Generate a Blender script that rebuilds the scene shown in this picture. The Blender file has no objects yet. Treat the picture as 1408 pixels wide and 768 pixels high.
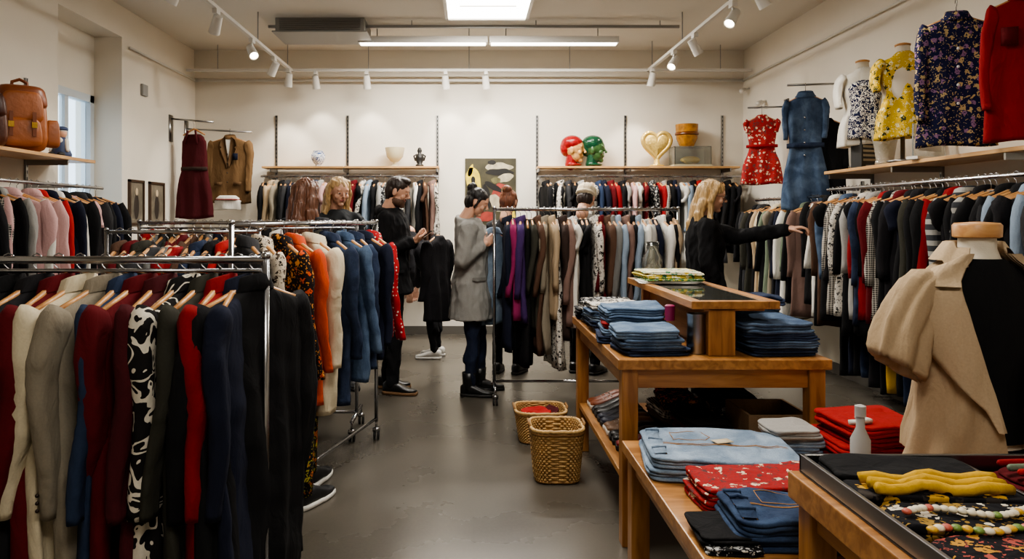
import bpy, math, random
from mathutils import Vector, Matrix, noise
from mathutils.bvhtree import BVHTree
pi=math.pi
random.seed(7)
V=Vector
scene=bpy.context.scene

# ---------------------------------------------------------------- materials
def lin(c):
    r=[]
    for x in c:
        x=x/255.0
        r.append(x/12.92 if x<=0.04045 else ((x+0.055)/1.055)**2.4)
    return (r[0],r[1],r[2],1.0)
_cache={}
def pbr(name,rgb,rough=.6,metal=0.0,bump=0.0,bscale=40,var=0.0,vscale=3,trans=0.0,emit=0.0,coat=0.0,alpha=1.0,stretch=None):
    if name in _cache: return _cache[name]
    m=bpy.data.materials.new(name); m.use_nodes=True
    nt=m.node_tree; b=nt.nodes['Principled BSDF']
    b.inputs['Base Color'].default_value=lin(rgb)
    b.inputs['Roughness'].default_value=rough
    b.inputs['Metallic'].default_value=metal
    b.inputs['Transmission Weight'].default_value=trans
    b.inputs['Coat Weight'].default_value=coat
    b.inputs['Alpha'].default_value=alpha
    if emit>0:
        b.inputs['Emission Color'].default_value=lin(rgb); b.inputs['Emission Strength'].default_value=emit
    tc=nt.nodes.new('ShaderNodeTexCoord'); src=tc.outputs['Object']
    if stretch:
        mp=nt.nodes.new('ShaderNodeMapping'); mp.inputs['Scale'].default_value=stretch; nt.links.new(src,mp.inputs['Vector']); src=mp.outputs[0]
    if var>0:
        n=nt.nodes.new('ShaderNodeTexNoise'); n.inputs['Scale'].default_value=vscale; n.inputs['Detail'].default_value=5
        nt.links.new(src,n.inputs['Vector'])
        mr=nt.nodes.new('ShaderNodeMapRange'); mr.inputs['From Min'].default_value=.25; mr.inputs['From Max'].default_value=.75; mr.inputs['To Min'].default_value=1-var; mr.inputs['To Max'].default_value=1+var
        nt.links.new(n.outputs['Fac'],mr.inputs['Value'])
        mx=nt.nodes.new('ShaderNodeVectorMath'); mx.operation='SCALE'; mx.inputs[0].default_value=lin(rgb)[:3]
        nt.links.new(mr.outputs[0],mx.inputs['Scale']); nt.links.new(mx.outputs[0],b.inputs['Base Color'])
    if bump>0:
        n=nt.nodes.new('ShaderNodeTexNoise'); n.inputs['Scale'].default_value=bscale; n.inputs['Detail'].default_value=4
        nt.links.new(src,n.inputs['Vector'])
        bp=nt.nodes.new('ShaderNodeBump'); bp.inputs['Strength'].default_value=bump; bp.inputs['Distance'].default_value=.01
        nt.links.new(n.outputs['Fac'],bp.inputs['Height']); nt.links.new(bp.outputs[0],b.inputs['Normal'])
    _cache[name]=m
    return m

def cloth(rgb,pat=None,c2=(240,235,225),c3=None,sc=25,rough=.9):
    key=('cl',rgb,pat,c2,c3,sc)
    if key in _cache: return _cache[key]
    m=bpy.data.materials.new('fabric_'+(pat or 'plain')); m.use_nodes=True
    nt=m.node_tree; N=nt.nodes; Lk=nt.links; b=N['Principled BSDF']
    b.inputs['Roughness'].default_value=rough
    b.inputs['Specular IOR Level'].default_value=.2
    tc=N.new('ShaderNodeTexCoord')
    n=N.new('ShaderNodeTexNoise'); n.inputs['Scale'].default_value=13; n.inputs['Detail'].default_value=4; n.inputs['Distortion'].default_value=.8
    mp=N.new('ShaderNodeMapping'); mp.inputs['Scale'].default_value=(1,1,.4)
    Lk.new(tc.outputs['Object'],mp.inputs['Vector']); Lk.new(mp.outputs[0],n.inputs['Vector'])
    bp=N.new('ShaderNodeBump'); bp.inputs['Strength'].default_value=.7; bp.inputs['Distance'].default_value=.02
    Lk.new(n.outputs['Fac'],bp.inputs['Height']); Lk.new(bp.outputs[0],b.inputs['Normal'])
    nv=N.new('ShaderNodeTexNoise'); nv.inputs['Scale'].default_value=150 if pat!='denim' else 220; nv.inputs['Detail'].default_value=3
    Lk.new(tc.outputs['Object'],nv.inputs['Vector'])
    mr=N.new('ShaderNodeMapRange'); d=.12 if pat!='denim' else .35
    mr.inputs['To Min'].default_value=1-d; mr.inputs['To Max'].default_value=1+d
    Lk.new(nv.outputs['Fac'],mr.inputs['Value'])
    fin=N.new('ShaderNodeVectorMath'); fin.operation='SCALE'; Lk.new(mr.outputs[0],fin.inputs['Scale'])
    Lk.new(fin.outputs[0],b.inputs['Base Color'])
    fin.inputs[0].default_value=lin(rgb)[:3]
    def mix(fac,a,bb):
        x=N.new('ShaderNodeMix'); x.data_type='RGBA'
        Lk.new(fac,x.inputs['Factor'])
        for s,i in ((a,6),(bb,7)):
            if isinstance(s,tuple): x.inputs[i].default_value=s
            else: Lk.new(s,x.inputs[i])
        return x.outputs[2]
    def thr(sock,v,op='GREATER_THAN'):
        t=N.new('ShaderNodeMath'); t.operation=op; t.inputs[1].default_value=v; Lk.new(sock,t.inputs[0]); return t.outputs[0]
    out=None
    if pat=='floral':
        wn=N.new('ShaderNodeTexNoise'); wn.inputs['Scale'].default_value=sc*2.2; wn.inputs['Detail'].default_value=2; Lk.new(tc.outputs['Object'],wn.inputs['Vector'])
        ws=N.new('ShaderNodeVectorMath'); ws.operation='SCALE'; ws.inputs['Scale'].default_value=1.1/sc; Lk.new(wn.outputs['Color'],ws.inputs[0])
        wa=N.new('ShaderNodeVectorMath'); wa.operation='ADD'; Lk.new(tc.outputs['Object'],wa.inputs[0]); Lk.new(ws.outputs[0],wa.inputs[1])
        vo=N.new('ShaderNodeTexVoronoi'); vo.inputs['Scale'].default_value=sc; Lk.new(wa.outputs[0],vo.inputs['Vector'])
        v2=N.new('ShaderNodeTexVoronoi'); v2.inputs['Scale'].default_value=sc*2.3; Lk.new(wa.outputs[0],v2.inputs['Vector'])
        sep=N.new('ShaderNodeSeparateColor'); Lk.new(vo.outputs['Color'],sep.inputs[0])
        inner=mix(thr(sep.outputs[0],.5),lin(c2),lin(c3 or c2))
        o1=mix(thr(v2.outputs['Distance'],.26,'LESS_THAN'),lin(rgb),lin(c3 or c2))
        o2=mix(thr(vo.outputs['Distance'],.36,'LESS_THAN'),o1,inner)
        out=mix(thr(vo.outputs['Distance'],.12,'LESS_THAN'),o2,lin(rgb))
    elif pat=='scroll':
        no=N.new('ShaderNodeTexNoise'); no.inputs['Scale'].default_value=sc; no.inputs['Distortion'].default_value=1.6; no.inputs['Detail'].default_value=1
        Lk.new(tc.outputs['Object'],no.inputs['Vector'])
        a=thr(no.outputs['Fac'],.46); c=thr(no.outputs['Fac'],.56)
        x=N.new('ShaderNodeMath'); x.operation='SUBTRACT'; Lk.new(a,x.inputs[0]); Lk.new(c,x.inputs[1])
        out=mix(x.outputs[0],lin(rgb),lin(c2))
    elif pat=='plaid':
        fs=[]
        for d in ('X','Z'):
            w=N.new('ShaderNodeTexWave'); w.bands_direction=d; w.inputs['Scale'].default_value=sc; w.inputs['Distortion'].default_value=.3
            Lk.new(tc.outputs['Object'],w.inputs['Vector']); fs.append(thr(w.outputs['Fac'],.5))
        s=N.new('ShaderNodeMath'); s.operation='ADD'; Lk.new(fs[0],s.inputs[0]); Lk.new(fs[1],s.inputs[1])
        h=N.new('ShaderNodeMath'); h.operation='MULTIPLY'; h.inputs[1].default_value=.5; Lk.new(s.outputs[0],h.inputs[0])
        out=mix(h.outputs[0],lin(rgb),lin(c2))
    elif pat=='dots':
        vo=N.new('ShaderNodeTexVoronoi'); vo.inputs['Scale'].default_value=sc; vo.inputs['Randomness'].default_value=.35; Lk.new(tc.outputs['Object'],vo.inputs['Vector'])
        out=mix(thr(vo.outputs['Distance'],.25,'LESS_THAN'),lin(rgb),lin(c2))
    elif pat=='stripe':
        w=N.new('ShaderNodeTexWave'); w.bands_direction='Z'; w.inputs['Scale'].default_value=sc; Lk.new(tc.outputs['Object'],w.inputs['Vector'])
        out=mix(thr(w.outputs['Fac'],.55),lin(rgb),lin(c2))
    elif pat=='denim':
        no=N.new('ShaderNodeTexNoise'); no.inputs['Scale'].default_value=9; no.inputs['Detail'].default_value=5; no.inputs['Distortion'].default_value=.5
        Lk.new(tc.outputs['Object'],no.inputs['Vector'])
        mm=N.new('ShaderNodeMapRange'); mm.inputs['From Min'].default_value=.38; mm.inputs['From Max'].default_value=.68; Lk.new(no.outputs['Fac'],mm.inputs['Value'])
        out=mix(mm.outputs[0],lin(rgb),lin(c2))
    if out is not None: Lk.new(out,fin.inputs[0])
    _cache[key]=m
    return m

def wood(name,rgb,rgb2,rough=.35,axis='X',sc=2.2):
    if name in _cache: return _cache[name]
    m=bpy.data.materials.new(name); m.use_nodes=True; nt=m.node_tree; N=nt.nodes; L=nt.links; b=N['Principled BSDF']
    tc=N.new('ShaderNodeTexCoord'); mp=N.new('ShaderNodeMapping')
    mp.inputs['Scale'].default_value={'X':(.12,1,1),'Y':(1,.12,1),'Z':(1,1,.12)}[axis]
    L.new(tc.outputs['Object'],mp.inputs['Vector'])
    n=N.new('ShaderNodeTexNoise'); n.inputs['Scale'].default_value=sc*14; n.inputs['Detail'].default_value=6; n.inputs['Distortion'].default_value=.6
    L.new(mp.outputs[0],n.inputs['Vector'])
    cr=N.new('ShaderNodeValToRGB'); cr.color_ramp.elements[0].position=.35; cr.color_ramp.elements[0].color=lin(rgb2)
    cr.color_ramp.elements[1].position=.65; cr.color_ramp.elements[1].color=lin(rgb)
    L.new(n.outputs['Fac'],cr.inputs[0]); L.new(cr.outputs[0],b.inputs['Base Color'])
    b.inputs['Roughness'].default_value=rough
    bp=N.new('ShaderNodeBump'); bp.inputs['Strength'].default_value=.1; bp.inputs['Distance'].default_value=.005
    L.new(n.outputs['Fac'],bp.inputs['Height']); L.new(bp.outputs[0],b.inputs['Normal'])
    _cache[name]=m; return m

WALL=pbr('wall_plaster',(228,221,208),.85,bump=.08,bscale=60,var=.03,vscale=2)
CEIL=pbr('ceiling_paint',(216,211,201),.9,var=.03,vscale=1)
METAL=pbr('brushed_steel',(150,150,150),.3,1.0)
CHROME=pbr('chrome',(165,165,167),.22,1.0)
DGREY=pbr('dark_rubber',(35,35,36),.6)
WHITEP=pbr('white_enamel',(215,212,205),.4)
GREYP=pbr('grey_enamel',(150,150,148),.5)
SHELFW=wood('birch_shelf',(208,168,116),(184,140,90),.4,'X')
SHELFY=wood('birch_shelf_y',(208,168,116),(184,140,90),.4,'Y')
OAKX=wood('oak_x',(182,132,80),(142,96,54),.32,'X')
OAKY=wood('oak_y',(182,132,80),(142,96,54),.32,'Y')
OAKZ=wood('oak_z',(178,126,74),(138,92,50),.35,'Z')
HWOOD=wood('hanger_wood',(205,156,102),(180,126,76),.4,'X')
SKIN=pbr('skin',(208,160,134),.5,var=.04,vscale=14,bump=.08,bscale=120)
LIP=pbr('lips',(172,100,92),.5)
EYEW=pbr('eye_white',(196,186,178),.3)
EYED=pbr('iris_dark',(40,28,20),.2)
GLASS=pbr('clear_glass',(240,245,242),.05,trans=.95)

# ---------------------------------------------------------------- mesh builder
def link(o,parent=None):
    scene.collection.objects.link(o)
    if parent: o.parent=parent
    return o
def empty(name):
    e=bpy.data.objects.new(name,None); link(e); e.empty_display_size=.1; return e
def E(c,r,n=20,k=12,M=None):
    vs=[];fs=[]
    for i in range(1,k):
        a=pi*i/k
        for j in range(n):
            t=2*pi*j/n
            vs.append(V((r[0]*math.sin(a)*math.cos(t),r[1]*math.sin(a)*math.sin(t),r[2]*math.cos(a))))
    vs.append(V((0,0,r[2]))); vs.append(V((0,0,-r[2])))
    T=len(vs)-2;B=T+1
    for i in range(k-2):
        for j in range(n):
            a=i*n+j;b=i*n+(j+1)%n
            fs.append((a,a+n,b+n,b))
    for j in range(n):
        fs.append((T,j,(j+1)%n)); q=(k-2)*n; fs.append((B,q+(j+1)%n,q+j))
    c=V(c)
    if M is not None: vs=[c+(M@v) for v in vs]
    else: vs=[c+v for v in vs]
    return vs,fs
def frame(d):
    d=d.normalized(); u=V((0,0,1)) if abs(d.z)<.9 else V((1,0,0))
    a=d.cross(u).normalized(); b=a.cross(d).normalized()
    return a,b
def LOFT(rings,cap=True,closed=True):
    n=len(rings[0]); vs=[V(p) for r in rings for p in r]; fs=[]
    for i in range(len(rings)-1):
        for j in range(n if closed else n-1):
            a=i*n+j;b=i*n+(j+1)%n
            fs.append((a,b,b+n,a+n))
    if cap and closed:
        fs.append(tuple(range(n-1,-1,-1))); q=(len(rings)-1)*n; fs.append(tuple(range(q,q+n)))
    return vs,fs
def CAP(p0,p1,r0,r1,n=14):
    p0=V(p0);p1=V(p1);d=(p1-p0)
    if d.length<1e-6: d=V((0,0,1e-4))
    dn=d.normalized();a,b=frame(dn);rings=[]
    for k in range(4):
        t=-pi/2+(k+.15)*(pi/2)/4
        rings.append((p0+dn*r0*math.sin(t),r0*math.cos(t)))
    rings.append((p0,r0)); rings.append((p1,r1))
    for k in range(1,5):
        t=(k-.15)*(pi/2)/4
        rings.append((p1+dn*r1*math.sin(t),r1*math.cos(t)))
    return LOFT([[c+(a*math.cos(2*pi*j/n)+b*math.sin(2*pi*j/n))*r for j in range(n)] for c,r in rings])
def TUBE(pts,r,n=8):
    pts=[V(p) for p in pts]; rings=[]
    rs=r if isinstance(r,(list,tuple)) else [r]*len(pts)
    pa=None
    for i,p in enumerate(pts):
        d=(pts[min(i+1,len(pts)-1)]-pts[max(i-1,0)])
        d=d.normalized() if d.length>1e-9 else V((0,0,1))
        if pa is None: a,b=frame(d)
        else:
            a=(pa-d*pa.dot(d)); a=a.normalized() if a.length>1e-6 else frame(d)[0]
        b=d.cross(a).normalized(); pa=a
        rings.append([p+(a*math.cos(2*pi*j/n)+b*math.sin(2*pi*j/n))*rs[i] for j in range(n)])
    return LOFT(rings)
def BOX(x0,x1,y0,y1,z0,z1):
    vs=[V((x,y,z)) for z in (z0,z1) for y in (y0,y1) for x in (x0,x1)]
    fs=[(0,2,3,1),(4,5,7,6),(0,1,5,4),(2,6,7,3),(0,4,6,2),(1,3,7,5)]
    return vs,fs
def LATHE(c,prof,n=28,sx=1,sy=1):
    c=V(c)
    return LOFT([[c+V((r*sx*math.cos(2*pi*j/n),r*sy*math.sin(2*pi*j/n),z)) for j in range(n)] for r,z in prof])
class MB:
    def __init__(s): s.v=[];s.f=[];s.mi=[];s.mats=[]
    def add(s,vf,m,M=None):
        vs,fs=vf; o=len(s.v)
        if m not in s.mats: s.mats.append(m)
        k=s.mats.index(m)
        s.v.extend([(M@V(p)) if M is not None else V(p) for p in vs])
        s.f.extend([tuple(i+o for i in f) for f in fs]); s.mi.extend([k]*len(fs))
        return s
    def obj(s,name,parent=None,bevel=0,smooth=True,angle=None):
        mn=V((min(p.x for p in s.v),min(p.y for p in s.v),min(p.z for p in s.v)));mx=V((max(p.x for p in s.v),max(p.y for p in s.v),max(p.z for p in s.v)))
        c=V(((mn.x+mx.x)/2,(mn.y+mx.y)/2,mn.z))
        me=bpy.data.meshes.new(name); me.from_pydata([p-c for p in s.v],[],s.f)
        for m in s.mats: me.materials.append(m)
        me.polygons.foreach_set('material_index',s.mi)
        me.polygons.foreach_set('use_smooth',[smooth]*len(s.f)); me.update()
        if smooth and angle:
            me.set_sharp_from_angle(angle=math.radians(angle))
        o=bpy.data.objects.new(name,me); o.location=c; link(o,parent)
        if bevel>0:
            b=o.modifiers.new('bevel','BEVEL'); b.width=bevel; b.segments=2; b.limit_method='ANGLE'; b.angle_limit=math.radians(40)
        return o
def RZ(a): return Matrix.Rotation(math.radians(a),4,'Z')
def T(x,y,z): return Matrix.Translation((x,y,z))
def spow(a,e): return math.copysign(abs(a)**e,a)

# ---------------------------------------------------------------- garments
HOOK=CHROME
def hanger(mb,M,W=.2,neck=.09,wm=None):
    wm=wm or HWOOD
    pts=[(-W*.95,0,-neck-.055),(-W*.6,0,-neck-.03),(-W*.25,0,-neck-.002),(0,0,-neck+.012),(W*.25,0,-neck-.002),(W*.6,0,-neck-.03),(W*.95,0,-neck-.055)]
    mb.add(TUBE(pts,[.008,.010,.011,.012,.011,.010,.008],6),wm,M)
    hk=[(0,0,-neck+.01),(0,0,-.028),(0,.012,-.018),(0,.02,0),(0,.014,.015),(0,0,.021),(0,-.014,.015),(0,-.02,0)]
    mb.add(TUBE(hk,.0022,5),HOOK,M)
def garment(mb,M,m,L=.8,W=.2,t=.035,sleeve=.55,seed=0,seg=28,rows=12,flare=.02,neck=.09,hang=True,lapel=None,buttons=None,belt=None,waist=0.0,strap=False,fold=1.0,collar=None,twist=10,cuffb=None,sw=1.0):
    r=random.Random(seed); ph=r.uniform(0,6); k1=r.uniform(34,52); off=V((r.uniform(0,99),r.uniform(0,99),0)); tw=math.radians(r.uniform(-twist,twist)); hemt=r.uniform(-.05,.05)
    hi=seg>=36
    prof=[(.04,.03,.5),(-.014,.045,.8),(.0,.058,1),(.018,W*.45,1),(.034,W*.68,1),(.052,W*.88,1.05),(.078,W*.99,1.1)]
    if strap: prof=[(.07,.06,.5),(.05,W*.55,.8),(.08,W*.8,1),(.11,W*.86,1.1)]
    for i in range(1,rows+1):
        u=i/rows; z=.09+(L-.09)*u
        if z<=prof[-1][0]: continue
        w=W*(.97-waist*math.exp(-((u-.4)/.2)**2)-.05*math.exp(-((u-.35)/.25)**2))+flare*u
        prof.append((z,w,1.0+.3*u))
    prof.append((L-.001,prof[-1][1]*.97,1.1)); prof.append((L-.03,prof[-1][1]*.93,.9))
    rings=[]
    for z,w,tt in prof:
        ring=[]; f=max(0,min(1,(z-.08)/max(L,.2)))
        for j in range(seg):
            a=2*pi*j/seg; x=w*spow(math.cos(a),.85); y=t*tt*spow(math.sin(a),.65)
            nn=noise.noise(V((x*7,y*14,z*3.0))+off); n2=noise.noise(V((x*18,y*9,z*2.2))+off*2); n3=noise.noise(V((x*13,y*22,z*16))+off*3)
            pl=1-2*abs(math.sin(.5*(x*k1+ph+2.2*noise.noise(V((z*2,ph,0))))))
            y+=fold*(t*.46*(f**.8)*pl+.018*nn*min(1,f*3)+.016*n2*min(1,f*2)+.006*n3*min(1,f*5))
            x+=fold*(.014*nn*f+.006*n3*f)
            ca,sa=math.cos(tw*f),math.sin(tw*f); x,y=x*ca-y*sa,x*sa+y*ca
            ring.append(M@V((x,y,-(neck+z)-.010*f*math.sin(x*14+ph)-hemt*x*f)))
        rings.append(ring)
    mb.add(LOFT(rings),m)
    if sleeve>0:
        for sd in (-1,1):
            rs=[]; K=max(6,int(sleeve*(48 if hi else 18))); sy=r.uniform(-.03,.05); sn=24 if hi else 14; el=r.uniform(.42,.55); pz=r.uniform(0,9); lx=r.uniform(-.01,.02)
            for i in range(K+3):
                u=min(1,i/K); z=.045+u*sleeve
                if i==K+1: z-=.001
                if i==K+2: z-=.035
                q=.62 if i==0 else (.92 if i==1 else 1.0)
                cr=math.exp(-((u-el)/.10)**2)+.5*math.exp(-((u-.94)/.05)**2)
                wr=.0026*cr*math.sin(u*sleeve*130+pz)
                rx=(.046-.015*u+wr)*(W/.2)*q*sw; ry=(1.08-.36*u)*max(t,.028)*q+wr*.5
                if i>=K+1: rx*=.84; ry*=.80
                cx=sd*(W*.86+(.034*min(1,u*4)+(.010*math.sin(u*4+ph))-lx*max(0,u-el)*2)*(W/.2)); cy=sy*u*u+.035*max(0,u-el)+.008*math.sin(u*7+ph+sd)
                ring=[]
                for j in range(sn):
                    a=2*pi*j/sn; ca=math.cos(a); sa=math.sin(a)
                    crease=1-.12*math.exp(-((a-pi*.5)/.35)**2)-.12*math.exp(-((a-pi*1.5)/.35)**2) if i>2 else 1
                    x=cx+rx*spow(ca,.85)*crease; y=cy+ry*spow(sa,.9)*crease
                    nn=noise.noise(V((cx*14,cy*14+ph,z*6))+off); nb=noise.noise(V((x*22,y*22,z*8))+off); n4=noise.noise(V((x*34,y*34,z*20+ca*1.5))+off)
                    g=1 if i>1 else 0
                    ring.append(M@V((x+(.006*nn+.006*nb+.0035*n4)*g,y+(.008*nn+.007*nb+.0045*n4)*g,-(neck+z)+.02*ca*sd*(1-u))))
                rs.append(ring)
            mb.add(LOFT(rs),m)
            if cuffb:
                for q in range(3): mb.add(E((sd*(W*.86+.03+.034),.01,-(neck+.045+sleeve-.03-.022*q)),(.005,.006,.006),8,6),cuffb,M)
    if collar:
        rs=[]
        for z,w,tt in ((-.012,.046,.7),(-.038,.052,1.0),(-.034,.06,1.3),(-.004,.075,1.45),(.012,.088,1.3)):
            rs.append([M@V((w*math.cos(2*pi*j/18),t*tt*math.sin(2*pi*j/18)+.004,-(neck+z)-.012*math.sin(2*pi*j/18))) for j in range(18)])
        mb.add(LOFT(rs,cap=False),collar)
    if lapel:
        y=t*1.25+.012
        for sd in (-1,1):
            p=[(.035,-.01),(.085,.03),(.1,.1),(.075,.12),(.095,.135),(.012,.36),(.0,.3),(.02,.15)]
            vs=[M@V((sd*a,y,-(neck+b))) for a,b in p]+[M@V((sd*a,y-.02,-(neck+b))) for a,b in p]
            n=len(p); fs=[tuple(range(n)),tuple(range(2*n-1,n-1,-1))]+[(i,(i+1)%n,(i+1)%n+n,i+n) for i in range(n)]
            mb.add((vs,fs),lapel)
    if buttons:
        for i in range(4):
            mb.add(E((.006,t*1.5+.008,-(neck+.2+i*.11)),(.009,.004,.009),8,6),buttons,M)
    if belt:
        rs=[]
        for z in (L*.42,L*.46):
            w=W*.86+flare*.4; rs.append([M@V((w*math.cos(2*pi*j/20),t*1.75*math.sin(2*pi*j/20),-(neck+z))) for j in range(20)])
        mb.add(LOFT(rs),belt)
    if hang: hanger(mb,M,W,neck)
def pants(mb,M,m,L=.6,W=.13,seed=0):
    rings=[]
    for i in range(9):
        z=.12+L*i/8; rings.append([M@V((W*spow(math.cos(a),.6)+.01*noise.noise(V((z*6,a,seed))),.028*spow(math.sin(a),.7)+.012*noise.noise(V((math.cos(a)*3,z*4,seed))),-z)) for a in [2*pi*j/18 for j in range(18)]])
    mb.add(LOFT(rings),m); hanger(mb,M,.19,.09)

C=dict(
 black=cloth((24,24,26)), black2=cloth((34,33,36)), char=cloth((54,54,56)), dred=cloth((92,22,27)), red=cloth((132,28,31)), bred=cloth((160,38,36)),
 cream=cloth((200,188,162)), tan=cloth((168,148,122)), gbeige=cloth((136,127,112)), blue=cloth((44,56,80)), navy=cloth((28,32,48)), olive=cloth((54,53,46)),
 brown=cloth((84,62,50)), dbrown=cloth((54,42,38)), grey=cloth((112,112,110)), lgrey=cloth((156,154,150)), white=cloth((214,211,203)), pink=cloth((196,158,156)),
 mag=cloth((136,44,88)), violet=cloth((66,46,92)), dusty=cloth((122,98,90)), sage=cloth((110,122,104)), lblue=cloth((136,152,170)), teal=cloth((60,86,94)), orange=cloth((186,76,42)),
 den=cloth((58,74,98),'denim',(90,108,132)), lden=cloth((112,130,150),'denim',(150,166,184)), mden=cloth((80,100,126),'denim',(118,138,160)), dden=cloth((32,40,60),'denim',(52,64,88)),
 scroll=cloth((30,28,28),'scroll',(218,210,194),sc=13), leop=cloth((205,192,172),'floral',(30,26,24),(60,45,35),sc=40),
 bw=cloth((208,202,192),'floral',(24,24,26),(24,24,26),sc=30), wb=cloth((24,24,26),'floral',(206,200,190),(190,190,190),sc=34),
 orfl=cloth((30,22,22),'floral',(196,80,40),(204,136,60),sc=24), rfl=cloth((152,40,40),'floral',(220,200,174),(96,60,60),sc=30),
 yfl=cloth((210,176,50),'floral',(50,64,50),(230,222,180),sc=26), nfl=cloth((28,32,66),'floral',(140,106,140),(190,168,120),sc=26),
 redpl=cloth((166,38,42),'dots',(224,214,204),sc=40), hound=cloth((196,190,180),'plaid',(40,38,40),sc=22), gpl=cloth((60,62,66),'stripe',(164,162,156),sc=5),
 mar=cloth((74,26,31)), mustard=cloth((190,150,54)))
def G(k): return C[k]

# ================================================================= ROOM
XL,XR,YB,YF,H=-3.39,3.39,9.0,-2.5,3.5
mb=MB(); mb.add(BOX(XL-.5,XR+.3,YF-.2,YB+.2,-.1,0),None)
fm=bpy.data.materials.new('polished_floor'); fm.use_nodes=True; nt=fm.node_tree; N=nt.nodes; L_=nt.links; b=N['Principled BSDF']
tc=N.new('ShaderNodeTexCoord'); n1=N.new('ShaderNodeTexNoise'); n1.inputs['Scale'].default_value=1.3; n1.inputs['Detail'].default_value=8
n3=N.new('ShaderNodeTexNoise'); n3.inputs['Scale'].default_value=70; n3.inputs['Detail'].default_value=3
L_.new(tc.outputs['Object'],n1.inputs['Vector']); L_.new(tc.outputs['Object'],n3.inputs['Vector'])
ad=N.new('ShaderNodeMath'); ad.operation='MULTIPLY_ADD'; ad.inputs[1].default_value=.3; L_.new(n3.outputs['Fac'],ad.inputs[0]); L_.new(n1.outputs['Fac'],ad.inputs[2])
cr=N.new('ShaderNodeValToRGB'); cr.color_ramp.elements[0].position=.45; cr.color_ramp.elements[0].color=lin((74,70,63)); cr.color_ramp.elements[1].position=.85; cr.color_ramp.elements[1].color=lin((94,88,79))
L_.new(ad.outputs[0],cr.inputs[0]); L_.new(cr.outputs[0],b.inputs['Base Color'])
mr=N.new('ShaderNodeMapRange'); mr.inputs['To Min'].default_value=.20; mr.inputs['To Max'].default_value=.36; L_.new(n1.outputs['Fac'],mr.inputs['Value']); L_.new(mr.outputs[0],b.inputs['Roughness'])
mb.mats=[fm]; mb.obj('floor',smooth=False)
MB().add(BOX(XL-.5,XR+.3,YF-.2,YB+.2,H,H+.1),CEIL).obj('ceiling',smooth=False)
MB().add(BOX(XL-.5,XR+.3,YB,YB+.15,0,H),WALL).obj('wall_back',smooth=False)
MB().add(BOX(XL-.5,XR+.3,YF-.15,YF,0,H),WALL).obj('wall_front',smooth=False)
MB().add(BOX(XR,XR+.15,YF,YB,0,H),WALL).obj('wall_right',smooth=False)
mb=MB()
for bx in ((XL-.46,XL,YF,6.0,0,H),(XL-.46,XL,7.1,YB,0,H),(XL-.46,XL,6.0,7.1,3.2,H),(XL-.46,XL-.27,6.0,7.1,0,.3),(XL-.46,XL-.27,6.0,7.1,2.62,3.2),(XL-.46,XL-.27,6.0,6.2,.3,2.62)):
    mb.add(BOX(*bx),WALL)
mb.obj('wall_left',smooth=False)
mb=MB(); WF=pbr('window_frame_paint',(206,214,220),.4)
xw=XL-.32
for bx in ((xw-.05,xw+.05,6.2,6.27,.3,2.62),(xw-.05,xw+.05,7.03,7.1,.3,2.62),(xw-.05,xw+.05,6.2,7.1,.3,.37),(xw-.05,xw+.05,6.2,7.1,2.55,2.62),(xw-.03,xw+.03,6.62,6.68,.37,2.55)):
    mb.add(BOX(*bx),WF)
mb.add(BOX(xw-.006,xw+.006,6.27,7.03,.37,2.55),GLASS)
mb.obj('window_1',smooth=False)
BB=pbr('baseboard_grey',(96,92,86),.5)
MB().add(BOX(XL,XR,YB-.015,YB,0,.1),BB).obj('baseboard_back',smooth=False)
MB().add(BOX(XR-.015,XR,YF,YB-.015,0,.1),BB).obj('baseboard_right',smooth=False)
MB().add(BOX(XL,XL+.015,YF,6.0,0,.1),BB).obj('baseboard_left',smooth=False)
MB().add(BOX(XL,XR,YB-.03,YB,3.16,3.5),WALL).obj('trim_1',smooth=False)
mb=MB(); mb.add(TUBE([(XL+.02,YB-.08,3.12),(XR-.02,YB-.08,3.12)],.018),WHITEP); mb.add(TUBE([(XL+.03,YB-.08,3.12),(XL+.03,7.2,3.12)],.012),WHITEP)
mb.add(TUBE([(XR-.03,YB-.08,3.12),(XR-.03,3,3.12)],.012),WHITEP); mb.obj('wall_conduit')
MB().add(BOX(XL,XL+.03,7.5,7.62,2.7,2.82),GREYP).obj('wall_thermostat',bevel=.008,smooth=False)
for (x,y,z) in ((XR-.06,8.8,2.98),(XR-.06,8.3,2.75)):
    m=MB(); m.add(CAP((x,y,z),(x-.05,y-.05,z-.02),.03,.03),WHITEP); m.add(TUBE([(XR,y,z+.02),(x,y,z)],.012),WHITEP); m.obj('security_camera')

# ================================================================= CEILING FIXTURES
EMW=pbr('lamp_diffuser',(255,250,240),.5,emit=9)
EMT=pbr('tube_diffuser',(255,248,236),.5,emit=7)
def area(name,loc,sx,sy,e,col=(1,.95,.87),rot=(0,0,0),parent=None):
    l=bpy.data.lights.new(name,'AREA'); l.shape='RECTANGLE'; l.size=sx; l.size_y=sy; l.energy=e; l.color=col
    o=bpy.data.objects.new(name,l); link(o,parent); o.location=loc; o.rotation_euler=rot; return o
def panel(x0,x1,y0,y1,e):
    p=empty('ceiling_light_panel'); m=MB()
    w=.03
    for bx in ((x0,x1,y0,y0+w,H-.06,H),(x0,x1,y1-w,y1,H-.06,H),(x0,x0+w,y0,y1,H-.06,H),(x1-w,x1,y0,y1,H-.06,H)): m.add(BOX(*bx),WHITEP)
    m.add(BOX(x0+w,x1-w,y0+w,y1-w,H-.045,H-.03),EMW); m.add(TUBE([(x0+.15,(y0+y1)/2,H-.05),(x1-.15,(y0+y1)/2,H-.05)],.006),WHITEP)
    m.obj('panel_housing',p,smooth=False)
    area('panel_lamp',((x0+x1)/2,(y0+y1)/2,H-.065),x1-x0-.08,y1-y0-.08,e,parent=p)
panel(-.24,.6,6.45,7.4,88)
panel(-.4,.8,2.9,4.1,60)  # added panel above the view, lights the tables; no such fixture is known
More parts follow.
